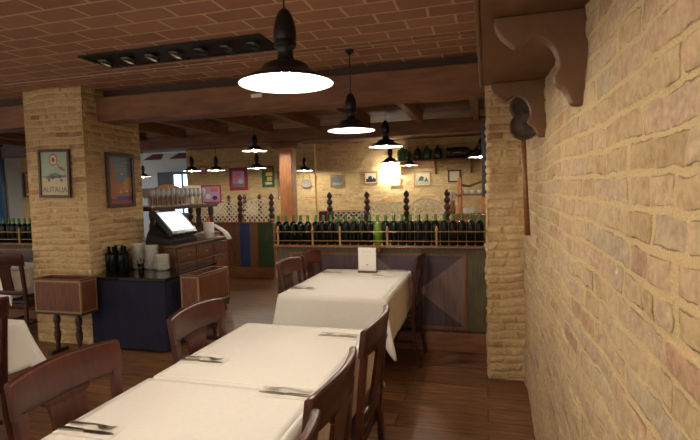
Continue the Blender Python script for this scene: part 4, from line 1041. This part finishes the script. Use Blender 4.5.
gr = thing('glass_rack', 'dark wooden rack with turned posts holding rows of wine glasses behind the sideboard', 'rack', (-4.25, 6.03, 0))
MB().box((-.17, -.82, 1.375), (.17, .80, 1.402), 'cabinet_wood').build('shelf', gr, bevel=.005)
MB().box((-.15, -.80, 1.345), (.15, .78, 1.374), 'turned_wood').build('apron', gr, bevel=.004)
MB().box((-.17, -.82, 0), (.17, .80, .955), 'cabinet_wood').build('cabinet_body', gr, bevel=.006)
for x_, y in ((.10, -.72), (.10, -.30), (.10, .66), (-.12, -.72), (-.12, .66)):
    MB().lathe([(.03, .956), (.035, 1.0), (.022, 1.03), (.04, 1.08), (.045, 1.14), (.03, 1.20), (.038, 1.24), (.045, 1.29), (.04, 1.33), (.04, 1.345)], 'turned_wood', (x_, y, 0), 14).build('post', gr)
MB().loft([[(-.165, y, 1.403), (-.15, y, 1.403), (-.15, y, z), (-.165, y, z)] for y, z in [(-.45+.85*i/16, 1.60+.10*math.sin(math.pi*i/16)) for i in range(17)]], 'post_wood', True).build('arched_back', gr)
tag(MB().box((0, 0, 0), (.012, .46, .28), 'ink_cream').build('cream_card', loc=(-4.385, 6.33, 1.403)), 'cream card standing behind the glasses on the rack', 'card')
g0 = None
for i in range(3):
    for j in range(12):
        loc = (-4.13-.10*i, 5.30+.105*j+.03*(i % 2), 1.403)
        if g0 is None:
            g0 = thing('wine_glass', 'clear stemmed wine glass in rows on the wooden rack', 'glass', loc, group='wine glasses on the rack')
            MB().lathe([(.0001, 0), (.034, 0), (.034, .003), (.006, .008), (.004, .03), (.004, .10), (.012, .112), (.032, .135), (.039, .165), (.036, .20), (.031, .235), (.030, .235), (.035, .20), (.037, .165), (.030, .137), (.0001, .118)], 'rack_glass', n=14).build('glass_body', g0)
        else: dup(g0, loc)
for k in range(9): dup(B0, (-4.27, 5.45+.10*k, .957), 0, 'dark bottle standing under the shelf of the glass rack', 'bottles under the glass rack')
def draw_bear(mb, w_, h_):
    a = w_/2; rect_poly(mb, -a, a, 0, h_, 'ink_lilac'); rect_poly(mb, -a*.1, a*.8, h_*.65, h_*.88, 'ink_orange', -.002); ell(mb, -a*.4, h_*.35, a*.3, h_*.17, 'ink_white', -.003); ell(mb, a*.4, h_*.25, a*.3, h_*.14, 'ink_black', -.003)
picture('framed_picture', 'small red framed lilac and orange picture standing on the end of the glass rack', (-4.12, 6.68, 1.403), .30, .28, .022, 'frame_red', draw_bear, rz=.5)
tag(MB().lathe([(.0001, 0), (.04, 0), (.045, .1), (.03, .16), (.0001, .17)], 'paper', n=16).build('lamp_jar', loc=(-3.60, 5.36, .986)), 'pale jar between the till and the paper towel', 'jar')

# every repeat shares a group
from collections import defaultdict
kinds = defaultdict(list)
for o in SC.objects:
    if o.parent is None and 'label' in o.keys(): kinds[o.name.split('.')[0]].append(o)
for k, os_ in kinds.items():
    if len(os_) > 1:
        for o in os_:
            if 'group' not in o.keys(): o['group'] = k.replace('_', ' ')+' pieces in the dining room' if not k.endswith('s') else k.replace('_', ' ')
